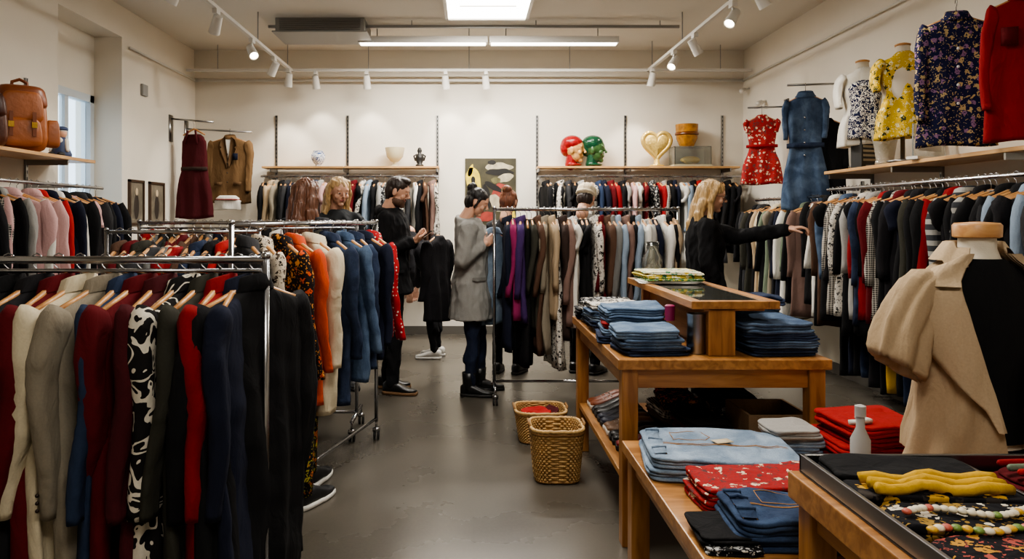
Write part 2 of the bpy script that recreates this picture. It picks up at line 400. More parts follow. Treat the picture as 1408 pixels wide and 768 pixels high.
panel(-.4,.8,-.4,.8,28)  # unseen panel over the camera, added as weak fill for the foreground
p=empty('linear_ceiling_lamp'); m=MB()
for a,b_ in ((-1.2,.2),(.22,1.62)):
    m.add(BOX(a,b_,7.86,7.96,3.33,3.40),WHITEP); m.add(BOX(a+.02,b_-.02,7.87,7.95,3.315,3.33),EMT)
for x in (-1.0,.0,.4,1.4): m.add(TUBE([(x,7.91,3.4),(x,7.91,3.5)],.006),GREYP)
m.obj('lamp_housing',p,smooth=False); area('tube_lamp',(.2,7.91,3.305),2.8,.08,100,parent=p)
m=MB(); m.add(BOX(-2.0,-1.08,7.5,8.0,3.36,3.5),GREYP)
for i in range(6): m.add(BOX(-1.96,-1.12,7.49,7.5,3.375+i*.02,3.385+i*.02),METAL)
m.add(BOX(-2.03,-1.05,7.47,8.03,3.345,3.36),GREYP); m.obj('air_conditioning_unit',bevel=.006,smooth=False)
m=MB(); m.add(BOX(-2.1,2.2,7.6,7.63,3.42,3.45),GREYP)
for x in (-1.9,-.6,.7,2.0): m.add(TUBE([(x,7.615,3.45),(x,7.615,3.5)],.006),GREYP)
m.obj('ceiling_conduit',smooth=False)
m=MB()
for x in (-2.12,2.14):
    m.add(BOX(x-.018,x+.018,2.5,8.72,3.18,3.21),WHITEP)
    for y in (3,4.5,6,7.3,8.5): m.add(TUBE([(x,y,3.2),(x,y,3.5)],.006),GREYP)
m.add(BOX(XL+.02,XR-.02,8.66,8.70,3.18,3.21),WHITEP)
for x in (-3,-1.2,0,1.2,3): m.add(TUBE([(x,8.68,3.2),(x,8.68,3.5)],.005),GREYP)
m.obj('lighting_track',smooth=False)
SPOTE=pbr('spot_lens',(255,244,222),.3,emit=16)
def spot(x,y,tx,ty,tz,e=40):
    p=empty('track_spotlight'); m=MB(); c=V((x,y,3.06)); d=(V((tx,ty,tz))-c).normalized()
    m.add(BOX(x-.02,x+.02,y-.045,y+.045,3.14,3.18),WHITEP); m.add(TUBE([(x,y,3.15),c],.01),WHITEP)
    a,b_=frame(d)
    prof=[(-.075,.022),(-.07,.038),(.0,.042),(.075,.047),(.085,.047),(.082,.04),(.06,.038)]
    m.add(LOFT([[c+d*q+(a*math.cos(2*pi*j/20)+b_*math.sin(2*pi*j/20))*r for j in range(20)] for q,r in prof]),WHITEP)
    m.add(LOFT([[c+d*q+(a*math.cos(2*pi*j/20)+b_*math.sin(2*pi*j/20))*r for j in range(20)] for q,r in ((.06,.036),(.068,.034))]),SPOTE)
    m.obj('spot_housing',p,angle=40)
    l=bpy.data.lights.new('spot_lamp','SPOT'); l.energy=e; l.color=(1,.92,.81); l.spot_size=math.radians(75); l.spot_blend=.6; l.shadow_soft_size=.035
    o=bpy.data.objects.new('spot_lamp',l); link(o,p); o.location=c+d*.1; o.rotation_euler=d.to_track_quat('-Z','Y').to_euler()
for y,tx,ty in ((4.6,-1.4,3.6),(5.25,-3.2,5.6),(6.1,-3.0,7.2),(7.1,-1.0,5.6),(7.9,-3.2,8.6),(8.55,-2.4,9)): spot(-2.12,y,tx,ty,1.3)
for x,tx in ((-1.83,-1.8),(-1.22,-1.2),(-.28,-.2),(.2,.3)): spot(x,8.68,tx,8.98,2.1,16)
for y,tx,ty in ((3.4,1.2,3.0),(4.7,3.3,4.3),(5.35,3.2,5.6),(5.9,1.0,5.0),(6.9,3.2,7.2),(7.6,1.0,6.4),(8.5,1.9,9)): spot(2.14,y,tx,ty,1.4)

# ================================================================= SHELVES / WALL STANDARDS
def standards(mb,pts,z0,z1,axis):
    for a in pts:
        if axis=='B':
            mb.add(BOX(a-.014,a+.014,YB-.018,YB,z0,z1),METAL)
            k=int((z1-z0)/.05)
            for i in range(k): mb.add(BOX(a-.005,a+.005,YB-.0195,YB-.018,z0+.02+i*.05,z0+.045+i*.05),DGREY)
        else:
            s=XR if axis=='R' else XL; d=-1 if axis=='R' else 1
            x0,x1=sorted((s,s+d*.018)); mb.add(BOX(x0,x1,a-.014,a+.014,z0,z1),METAL)
            k=int((z1-z0)/.05)
            for i in range(k):
                x0,x1=sorted((s+d*.018,s+d*.0195)); mb.add(BOX(x0,x1,a-.005,a+.005,z0+.02+i*.05,z0+.045+i*.05),DGREY)
def backshelf(x0,x1,split,st):
    p=empty('wall_shelf'); m=MB()
    m.add(BOX(x0,split-.005,YB-.31,YB-.02,2.03,2.055),SHELFW); m.add(BOX(split+.005,x1,YB-.31,YB-.02,2.03,2.055),SHELFW); m.obj('shelf_boards',p,bevel=.003,smooth=False)
    m=MB(); standards(m,st,.9,2.7,'B')
    for a in st:
        m.add(BOX(a-.008,a+.008,YB-.3,YB-.018,1.99,2.03),METAL)
        m.add(BOX(a-.006,a+.006,YB-.36,YB-.018,1.9,1.93),METAL)
    m.add(TUBE([(x0,YB-.34,1.93),(x1,YB-.34,1.93)],.0125,10),CHROME); m.obj('shelf_standards',p,smooth=False)
backshelf(-2.48,-.36,-1.5,(-2.38,-1.5,-.39))
backshelf(.82,3.24,1.86,(.84,1.93,3.13))
p=empty('wall_shelf'); m=MB(); m.add(BOX(3.0,XR-.02,3.9,6.15,1.80,1.825),SHELFY); m.obj('shelf_boards',p,bevel=.003,smooth=False)
m=MB(); standards(m,(4.1,5.2,6.1),.9,1.8,'R')
for a in (4.1,5.2,6.1): m.add(BOX(3.02,XR-.018,a-.008,a+.008,1.76,1.80),METAL)
for a in (3.6,5.2,5.95): m.add(BOX(2.95,XR-.018,a-.006,a+.006,1.655,1.68),METAL)
m.add(TUBE([(2.96,3.3,1.665),(2.96,6.0,1.665)],.0125,10),CHROME); m.obj('shelf_rails',p,smooth=False)
p=empty('wall_hanging_rail'); m=MB(); standards(m,(7.2,6.25),.9,1.75,'R')
for a in (7.2,6.25): m.add(BOX(2.95,XR-.018,a-.006,a+.006,1.605,1.63),METAL)
m.add(TUBE([(2.96,6.1,1.615),(2.96,7.5,1.615)],.0125,10),CHROME); m.obj('rail',p,smooth=False)
p=empty('wall_hanging_rail'); m=MB()
for a in (3.9,5.0,5.9): m.add(BOX(3.13,XR,a-.006,a+.006,.74,.765),METAL)
m.add(TUBE([(3.15,3.7,.752),(3.15,6.0,.752)],.0125,10),CHROME); m.obj('rail',p,smooth=False)
p=empty('wall_shelf'); m=MB(); m.add(BOX(XL+.02,-3.03,3.6,5.9,1.875,1.9),SHELFY); m.obj('shelf_boards',p,bevel=.003,smooth=False)
m=MB(); standards(m,(4.4,5.55),.9,2.5,'L')
for a in (4.4,5.55): m.add(BOX(XL+.018,-3.06,a-.008,a+.008,1.835,1.875),METAL); m.add(BOX(XL+.018,-2.99,a-.006,a+.006,1.66,1.69),METAL)
m.add(TUBE([(-3.0,3.6,1.675),(-3.0,5.95,1.675)],.0125,10),CHROME); m.obj('shelf_rails',p,smooth=False)

# ================================================================= MASS HANGING CLOTHES
def rackfill(name,p0,p1,keys,baseyaw,Lr=(.75,1.0),yj=8,seed=0,parent=None,wr=(.19,.22),t=.03,sl=.55):
    m=MB(); r=random.Random(seed); n=len(keys); p0=V(p0);p1=V(p1)
    for i,k in enumerate(keys):
        c=p0.lerp(p1,(i+.5)/n+r.uniform(-.3,.3)/n)
        M=T(*c)@RZ(baseyaw+r.uniform(-yj,yj))
        if k.startswith('p:'): pants(m,M,G(k[2:]),r.uniform(.5,.7),.13,seed*100+i)
        elif k.startswith('d:'): garment(m,M,G(k[2:]),r.uniform(Lr[1],Lr[1]+.1),.18,t,0 if r.random()<.5 else .2,seed*100+i,flare=.05)
        else:
            s=r.random()
            garment(m,M,G(k),r.uniform(*Lr),r.uniform(*wr),t*r.uniform(.9,1.25),sl*r.uniform(.9,1.08) if s<.8 else .18,seed*100+i,collar=G(k) if s<.5 else None)
    return m.obj(name,parent)
rackfill('hanging_clothes',(-2.46,YB-.34,1.93),(-.36,YB-.34,1.93),'black tan gbeige black char navy bw black wb blue lgrey pink white bw black wb dred black bw lblue black lgrey wb black navy bw char white black brown dusty bw'.split(),90,(.75,.95),8,seed=1)
rackfill('hanging_clothes',(.86,YB-.34,1.93),(3.2,YB-.34,1.93),'black wb black bw char black lgrey white bw blue navy dred red black lgrey pink white dred wb red hound black navy white lblue black bred lblue black char black black black2'.split(),90,(.7,.95),8,seed=2)
rackfill('hanging_clothes',(2.96,7.45,1.615),(2.96,6.15,1.615),'black char olive black tan cream black sage gbeige black2 navy white sage black dusty'.split(),0,(.8,1.05),14,seed=3)
rackfill('hanging_clothes',(2.96,5.95,1.665),(2.96,3.35,1.665),'black white black brown den black black2 hound bw black lgrey black dden red black hound dred hound black black2 navy black olive black red black gpl black2 black char gpl black char black lblue black black2 lblue char black wb black'.split(),0,(.82,1.02),13,seed=4,wr=(.2,.235),t=.036)
m=MB(); r=random.Random(44)
for i,k in enumerate('black navy black dden black2 black mustard black dden char black navy black den black2 black dden black navy black'.split()):
    pants(m,T(3.15,5.9-i*.11,.752)@RZ(r.uniform(-12,12)),G(k),r.uniform(.42,.52),.14,900+i)
m.obj('hanging_trousers')
rackfill('hanging_clothes',(-3.0,5.9,1.675),(-3.0,3.7,1.675),'black navy black char pink black white navy bred pink white pink lgrey black pink hound black2 brown black black black2 black'.split(),0,(.7,.95),14,seed=5,wr=(.2,.23))

# ================================================================= FREE-STANDING RACKS
def caster(m,x,y):
    m.add(TUBE([(x,y,.13),(x,y,.075)],.008),CHROME)
    for d in (-.012,.012): m.add(TUBE([(x+d-.006,y+.012,.03),(x+d+.006,y+.012,.03)],.03,14),DGREY)
    m.add(BOX(x-.022,x+.022,y-.012,y+.02,.055,.08),CHROME)
def rackframe(a,b,z,spread=.25,r=.014,parent=None,double=False):
    m=MB(); a=V((a[0],a[1],0)); b=V((b[0],b[1],0)); d=(b-a).normalized(); s=V((-d.y,d.x,0))
    m.add(TUBE([a+V((0,0,z)),b+V((0,0,z))],r,12),CHROME)
    if double: m.add(TUBE([a+V((0,0,z-.035)),b+V((0,0,z-.035))],r*.6,10),CHROME)
    m.add(TUBE([a+V((0,0,.14)),b+V((0,0,.14))],r*.9,10),CHROME)
    for e in (a,b):
        m.add(TUBE([e+V((0,0,.12)),e+V((0,0,z+.012))],r*1.0,12),CHROME)
        m.add(E(e+V((0,0,z+.012)),(r*1.3,r*1.3,r*1.1),10,8),CHROME)
        if spread>0:
            m.add(TUBE([e-s*spread+V((0,0,.13)),e+s*spread+V((0,0,.13))],r*1.1,12),CHROME)
            for q in (-spread,spread): caster(m,(e+s*q).x,(e+s*q).y)
        else: caster(m,e.x,e.y)
    return m.obj('rack_frame',parent)
HORN=pbr('horn',(40,26,18),.4)
pA=empty('clothing_rack'); rackframe((-1.75,2.33),(-.652,2.33),1.297,.24,.0125,pA,True)
A=[(-1.66,'black',.9,'black_coat'),(-1.57,'black2',.92,'black_coat'),(-1.475,'black',.95,'black_coat'),(-1.385,'black2',.9,'black_coat'),(-1.315,'dred',.86,'dark_red_jacket'),(-1.245,'cream',.9,'cream_blazer'),(-1.165,'gbeige',.9,'grey_blazer'),(-1.105,'blue',.84,'blue_shirt'),(-1.05,'dred',.92,'dark_red_jacket'),(-.985,'mar',.94,'maroon_blazer'),(-.91,'scroll',.87,'patterned_blouse'),(-.845,'olive',.9,'olive_cardigan'),(-.79,'red',.92,'red_blazer'),(-.74,'navy',.9,'navy_jacket')]
for i,(x,k,L,nm) in enumerate(A):
    m=MB(); garment(m,T(x,2.33,1.297)@RZ(90+random.uniform(-9,7)-(6 if k in('cream','gbeige') else 0)),G(k),L,.225,.036 if k not in('olive','blue') else .028,.6,200+i,seg=64,rows=40,flare=.015,collar=G(k),twist=8,cuffb=HORN if k in('gbeige','mar') else None)
    m.obj(nm)
m=MB(); garment(m,T(-.693,2.33,1.297)@RZ(64),G('black'),.95,.245,.04,.62,231,seg=64,rows=40,flare=.05,collar=G('black')); m.obj('black_coat')
pB=empty('clothing_rack'); rackframe((-2.2,4.85),(-.75,4.85),1.40,.2,.012,pB,True)
rackfill('hanging_clothes',(-2.18,4.85,1.40),(-.8,4.85,1.40),'bred grey char olive dred brown olive grey navy brown dbrown char red black white bred bw black olive navy black den'.split(),90,(.75,.95),6,seed=6,t=.026)
pC=empty('clothing_rack'); rackframe((-1.02,3.12),(-.6,4.7),1.40,.0,.012,pC)
Cc=[(-.985,3.22,'char',.85,'grey_jacket'),(-.955,3.34,'leop',.8,'leopard_print_blouse'),(-.905,3.50,'orfl',.78,'orange_floral_blouse'),(-.875,3.63,'orange',.78,'orange_dress'),(-.815,3.80,'cream',.86,'cream_jacket'),(-.76,3.99,'dden',.86,'denim_jacket'),(-.715,4.16,'den',.78,'denim_jacket'),(-.675,4.31,'dden',.74,'denim_jacket'),(-.64,4.45,'navy',.72,'navy_jacket'),(-.61,4.60,'redpl',.6,'red_dotted_shirt')]
for i,(x,y,k,L,nm) in enumerate(Cc):
    m=MB(); garment(m,T(x,y,1.40)@RZ(-50+random.uniform(-5,5)),G(k),L,.215,.045 if k=='cream' else .034,.58,300+i,seg=48,rows=30,collar=G(k)); m.obj(nm)
rackfill('hanging_clothes',(-1.82,3.75,1.36),(-1.12,3.75,1.36),'brown dred olive char grey red brown dden black bred black wb'.split(),90,(.75,.9),6,seed=8,t=.026)
pE=empty('clothing_rack'); rackframe((-1.87,3.75),(-1.08,3.75),1.36,.2,.010,pE)
pD=empty('clothing_rack'); rackframe((.2,5.77),(1.66,5.77),1.5,.22,.012,pD)
rackfill('hanging_clothes',(.28,5.77,1.5),(1.64,5.77,1.5),'navy mag violet d:black olive brown gbeige tan d:bw dbrown dusty white d:black black bw dred brown grey lblue dusty black lblue white lgrey navy white black tan'.split(),90,(.75,1.05),7,seed=9,t=.028)

# ================================================================= FEATURE GARMENTS ON WALLS
BR=METAL
def arm(m,p0,p1):
    m.add(TUBE([p0,p1],.01,8),BR)
m=MB(); arm(m,(XL,8.25,2.56),(-2.9,8.25,2.52)); arm(m,(XL,8.7,2.50),(-2.6,8.7,2.46)); m.add(BOX(XL,XL+.015,8.2,8.3,2.3,2.6),METAL); m.add(BOX(XL,XL+.015,8.65,8.75,2.3,2.6),METAL); m.obj('wall_hanging_bracket')
BRB=cloth((108,84,58))
m=MB(); M=T(-2.86,8.7,2.48)@RZ(180); garment(m,M,BRB,.78,.235,.05,.6,401,seg=44,rows=24,lapel=cloth((94,72,50)),buttons=HORN,collar=BRB,twist=0,fold=.6)
m.add(BOX(-.12,-.06,.085,.095,-.36,-.28),G('navy'),M); m.add(BOX(-.16,-.07,.078,.088,-.66,-.62),cloth((94,72,50)),M); m.add(BOX(.07,.16,.078,.088,-.66,-.62),cloth((94,72,50)),M)
m.add(([V((-.04,.064,-.09)),V((.04,.064,-.09)),V((0,.064,-.34))],[(0,1,2)]),G('white'),M)
m.obj('brown_blazer')
m=MB(); garment(m,T(-2.86,8.62,1.84)@RZ(180),G('white'),.22,.17,.05,0,402,flare=.0,hang=False,strap=True,belt=G('bred')); m.obj('white_briefs')
m=MB(); M=T(-3.12,8.25,2.52)@RZ(165); garment(m,M,G('mar'),1.0,.15,.045,0,403,seg=44,rows=24,strap=True,flare=.09,waist=.15,belt=G('dbrown'))
for s in (-1,1): m.add(TUBE([(s*.05,.045,-.1),(s*.08,.06,-.25)],.012,6),G('mar'),M)
m.obj('maroon_pinafore_dress')
m=MB(); arm(m,(XR,7.75,2.62),(2.95,7.7,2.60)); m.add(BOX(XR-.015,XR,7.7,7.8,2.4,2.7),METAL); m.obj('wall_hanging_bracket')
m=MB(); M=T(3.1,7.7,2.6)@RZ(160); garment(m,M,G('rfl'),.72,.15,.045,.13,404,seg=44,rows=22,flare=.07,waist=.25,belt=G('red'),sw=.85); m.obj('red_floral_dress')
m=MB(); arm(m,(XR,6.4,2.62),(2.8,6.4,2.6)); m.add(BOX(XR-.015,XR,6.35,6.45,2.4,2.7),METAL); m.obj('wall_hanging_bracket')
m=MB(); M=T(2.96,6.4,2.6)@RZ(155); garment(m,M,G('den'),1.0,.155,.04,.34,405,seg=44,rows=26,flare=.05,waist=.2,belt=G('dden'),collar=G('den'),buttons=CHROME,sw=.85); m.obj('denim_dress')
m=MB(); garment(m,T(3.19,6.5,2.4)@RZ(150),G('black'),.85,.15,.03,.4,406,twist=0); m.obj('black_dress')
m=MB(); arm(m,(XR,4.4,2.78),(2.8,4.4,2.78)); m.add(BOX(XR-.015,XR,4.35,4.45,2.5,2.85),METAL); m.obj('wall_hanging_bracket')
m=MB(); M=T(2.96,4.42,2.74)@RZ(162); garment(m,M,G('nfl'),.78,.19,.035,.58,407,seg=48,rows=30,collar=G('nfl'),buttons=pbr('button_white',(220,220,220),.3),flare=.03,sw=.9,fold=.9,twist=3); m.obj('navy_floral_shirt')
m=MB(); arm(m,(XR,4.02,2.78),(2.85,4.02,2.78)); m.add(BOX(XR-.015,XR,3.97,4.07,2.5,2.85),METAL); m.obj('wall_hanging_bracket')
m=MB(); M=T(3.1,4.05,2.75)@RZ(160); garment(m,M,G('red'),.80,.18,.032,.58,408,seg=48,rows=30,collar=G('red'),buttons=pbr('button_white',(220,220,220),.3),flare=.03,sw=.85,fold=.9,twist=3)
for s in (-1,1): m.add(BOX(s*.09-.04,s*.09+.04,.045,.055,-.36,-.26),G('dred'),M)
m.obj('red_shirt')
BUST=pbr('mannequin_linen',(218,208,190),.8,bump=.1,bscale=200)
def bust(x,y,z,yaw,mat,name,short=.16,inner=None):
    p=empty(name); M=T(x,y,z)@RZ(yaw); m=MB()
    pr=[(.12,.09,.0),(.125,.095,.12),(.12,.09,.25),(.14,.1,.36),(.15,.09,.46),(.10,.07,.52),(.05,.05,.56),(.045,.045,.63)]
    m.add(LOFT([[(a*math.cos(2*pi*j/28),b_*math.sin(2*pi*j/28),c) for j in range(28)] for a,b_,c in pr]),BUST,M)
    m.add(LATHE((0,0,.63),[(.05,0),(.052,.012),(.03,.02)]),HWOOD,M)
    m.add(LATHE((0,0,-.2),[(.1,0),(.1,.015),(.015,.025),(.015,.22)]),METAL,M); m.obj('bust_form',p)
    m=MB(); garment(m,M@T(0,0,.66),mat,.6,.165,.09,short,500+int(x*10),seg=48,rows=28,hang=False,flare=.02,waist=.25,fold=.7,twist=0,sw=.9)
    if inner: garment(m,M@T(0,.012,.62),inner,.52,.14,.103,0,510,seg=40,rows=18,hang=False,strap=True,waist=.25,fold=.3,twist=0)
    m.obj('blouse',p)
bust(2.93+.18,5.75,2.03,165,G('white'),'bust_with_corset_top',.26,cloth((28,34,66),'scroll',(220,218,210),sc=30))
bust(3.1,5.2,2.03,165,G('yfl'),'bust_with_yellow_blouse',.22)

# ================================================================= WALL PICTURES, POSTER
FR=pbr('dark_frame_wood',(70,52,38),.5)
for (y0,y1) in ((7.22,7.55),(7.68,8.05)):
    m=MB(); x=XL
    m.add(BOX(x,x+.012,y0+.02,y1-.02,1.38,1.8),pbr('photo_print',(120,112,98),.5,var=.5,vscale=9))
    for bx in ((x,x+.025,y0,y1,1.36,1.385),(x,x+.025,y0,y1,1.795,1.82),(x,x+.025,y0,y0+.025,1.36,1.82),(x,x+.025,y1-.025,y1,1.36,1.82)): m.add(BOX(*bx),FR)
    yc=(y0+y1)/2; PF=pbr('print_figure',(60,52,46),.6); m.add(E((x+.014,yc,1.55),(.004,.055,.13)),PF); m.add(E((x+.016,yc,1.70),(.004,.03,.038)),pbr('print_face',(200,180,150),.6))
    m.obj('framed_picture',smooth=False)
m=MB(); y=YB-.02
m.add(BOX(-.05,.58,y,YB,1.35,2.17),pbr('poster_green',(66,62,44),.5,var=.5,vscale=6))
def disc(m,x,z,rx,rz,mat,k,a=0):
    q=[]
    for j in range(36):
        t=2*pi*j/36; w=1+.22*noise.noise(V((math.cos(t)*1.6+x*9,math.sin(t)*1.6+z*9,k)))
        q.append((x+w*(rx*math.cos(t)*math.cos(a)-rz*math.sin(t)*math.sin(a)),y-.001-k*.0008,z+w*(rx*math.cos(t)*math.sin(a)+rz*math.sin(t)*math.cos(a))))
    m.add((q,[tuple(range(36))]),mat)
PY=pbr('poster_yellow',(214,190,60),.5,var=.3,vscale=12); PC=pbr('poster_cream',(176,166,140),.5,var=.4,vscale=14); PK=pbr('poster_black',(24,22,20),.5); PR=pbr('poster_red',(150,60,50),.5,var=.4,vscale=12); PG=pbr('poster_olive',(96,92,60),.5,var=.5,vscale=16)
disc(m,.06,1.84,.09,.22,PY,1,.15); disc(m,.04,1.62,.07,.14,PY,2,-.2); disc(m,.02,2.02,.025,.08,PY,1,-.3); disc(m,.05,1.9,.025,.05,PK,3)
disc(m,.36,2.06,.17,.055,PC,2); disc(m,.38,2.0,.17,.045,PK,3); disc(m,.44,1.93,.11,.05,PC,4,.3); disc(m,.33,1.9,.06,.04,PG,5)
disc(m,.42,1.7,.13,.17,PR,1,.3); disc(m,.34,1.62,.07,.12,PC,2,.5); disc(m,.28,2.12,.05,.03,PK,4); disc(m,.3,1.82,.12,.035,PK,3,-.5); disc(m,.5,1.5,.06,.1,PY,2,.4); disc(m,.22,1.7,.04,.16,PK,1,.2); disc(m,.45,1.75,.04,.07,PG,4,.5); disc(m,.2,1.45,.12,.06,PR,2,.2)
m.obj('wall_poster',smooth=False)

# ================================================================= SHELF OBJECTS
def lathe_obj(name,c,prof,mat,n=32,extra=None):
    m=MB(); m.add(LATHE(c,prof,n),mat)
    if extra: extra(m)
    return m.obj(name,angle=50)
ZS=2.056
lathe_obj('blue_white_vase',(-1.83,8.82,ZS),[(.03,0),(.035,.01),(.03,.02),(.06,.05),(.085,.1),(.085,.14),(.06,.175),(.06,.19),(.05,.19),(.055,.12),(.02,.05)],cloth((216,220,226),'scroll',(50,76,130),sc=22,rough=.2))
lathe_obj('cream_glass_goblet',(-.9,8.82,ZS),[(.06,0),(.06,.01),(.018,.025),(.02,.05),(.05,.065),(.1,.12),(.115,.2),(.12,.23),(.11,.23),(.09,.12),(.02,.08)],pbr('cream_glass',(236,226,196),.15,trans=.4))
m=MB(); DK=pbr('dark_bronze',(40,38,36),.4,.3)
m.add(LATHE((-.6,8.82,ZS),[(.05,0),(.05,.02),(.03,.035),(.055,.09),(.045,.14),(.02,.16),(.03,.19),(.02,.225),(.005,.235)]),DK); m.add(TUBE([(-.65,8.82,ZS+.07),(-.67,8.82,ZS+.13),(-.63,8.82,ZS+.15)],.01,8),DK); m.add(TUBE([(-.55,8.82,ZS+.07),(-.53,8.82,ZS+.13),(-.57,8.82,ZS+.15)],.01,8),DK); m.obj('bronze_figurine')

# ---------------------------------------------------------------- fuse (union + remesh) for figures
def fuse(name,parts,voxel,smooth=3,parent=None,fold=0.0,fscale=9,strand=0.0):
    vs=[];fs=[]
    for (v,f),m in parts:
        o=len(vs); vs.extend(v); fs.extend([tuple(i+o for i in q) for q in f])
    me=bpy.data.meshes.new('tmp'); me.from_pydata(vs,[],fs)
    o=bpy.data.objects.new('tmp',me); scene.collection.objects.link(o)
    rm=o.modifiers.new('r','REMESH'); rm.mode='VOXEL'; rm.voxel_size=voxel
    if smooth>0:
        sm=o.modifiers.new('s','SMOOTH'); sm.factor=.5; sm.iterations=smooth
    dg=bpy.context.evaluated_depsgraph_get(); dg.update()
    nm=bpy.data.meshes.new_from_object(o.evaluated_get(dg)); nm.name=name
    bpy.data.objects.remove(o)
    nm.materials.clear(); mats=[]
    trees=[]
    for (v,f),m in parts:
        if m not in mats: mats.append(m)
        trees.append((BVHTree.FromPolygons([tuple(q) for q in v],f),mats.index(m)))
    for m in mats: nm.materials.append(m)
    if len(mats)>1:
        idx=[]
        for p in nm.polygons:
            best=9;bi=0
            for t,k in trees:
                r=t.find_nearest(p.center,best)
                if r[0] is not None and r[3]<best: best=r[3];bi=k
            idx.append(bi)
        nm.polygons.foreach_set('material_index',idx)
    if fold>0 or strand>0:
        ns=[v.normal.copy() for v in nm.vertices]
        for v,n in zip(nm.vertices,ns):
            d=0
            if fold>0:
                x,y,z=v.co
                rg=1-2*abs(noise.noise(V((x*fscale*1.1+z*2.5,y*fscale*1.1-z*2,z*fscale*.35+3))))
                r2=1-2*abs(noise.noise(V((x*fscale*1.6-z*5,y*fscale*1.6+z*4,z*fscale*.9+13))))
                d+=fold*.5*noise.noise(V((x*fscale,y*fscale,z*fscale*.5)))+fold*.9*(rg-.6)+fold*.5*(r2-.6)
            if strand>0: d+=strand*noise.noise(V((v.co.x*70,v.co.y*70,v.co.z*9)))+strand*.7*noise.noise(V((v.co.x*30,v.co.y*30,v.co.z*12)))
            v.co+=n*d
    nm.polygons.foreach_set('use_smooth',[True]*len(nm.polygons)); nm.update()
    ob=bpy.data.objects.new(name,nm); link(ob,parent); return ob
def hd(parts,M):
    return [(([M@p for p in v],f),m) for (v,f),m in parts]
def headparts(skin=SKIN,lip=LIP,beard=None):
    P=[(E((0,0,.02),(.075,.092,.09),28,18),skin),(E((0,.018,-.045),(.057,.064,.066),24,16),skin),(E((0,.058,-.096),(.024,.022,.02)),skin),
       (CAP((0,.088,.010),(0,.106,-.022),.007,.0105),skin),(E((.010,.098,-.027),(.007,.009,.006)),skin),(E((-.010,.098,-.027),(.007,.009,.006)),skin),
       (CAP((-.038,.075,.028),(.038,.075,.028),.012,.012),skin),(E((.038,.062,-.028),(.023,.02,.024)),skin),(E((-.038,.062,-.028),(.023,.02,.024)),skin),
       (E((.077,-.006,-.008),(.008,.02,.032)),skin),(E((-.077,-.006,-.008),(.008,.02,.032)),skin),
       (CAP((-.016,.081,-.055),(.016,.081,-.055),.005,.005),lip),(CAP((-.012,.080,-.062),(.012,.080,-.062),.0055,.0055),lip),
       (CAP((0,-.02,-.06),(0,-.035,-.18),.053,.058),skin)]
    if beard:
        P+=[(E((0,.022,-.075),(.063,.067,.050),24,16),beard),(CAP((-.024,.088,-.043),(.024,.088,-.043),.0055,.0055),beard),(E((0,.064,-.1),(.031,.027,.023)),beard)]
    return P
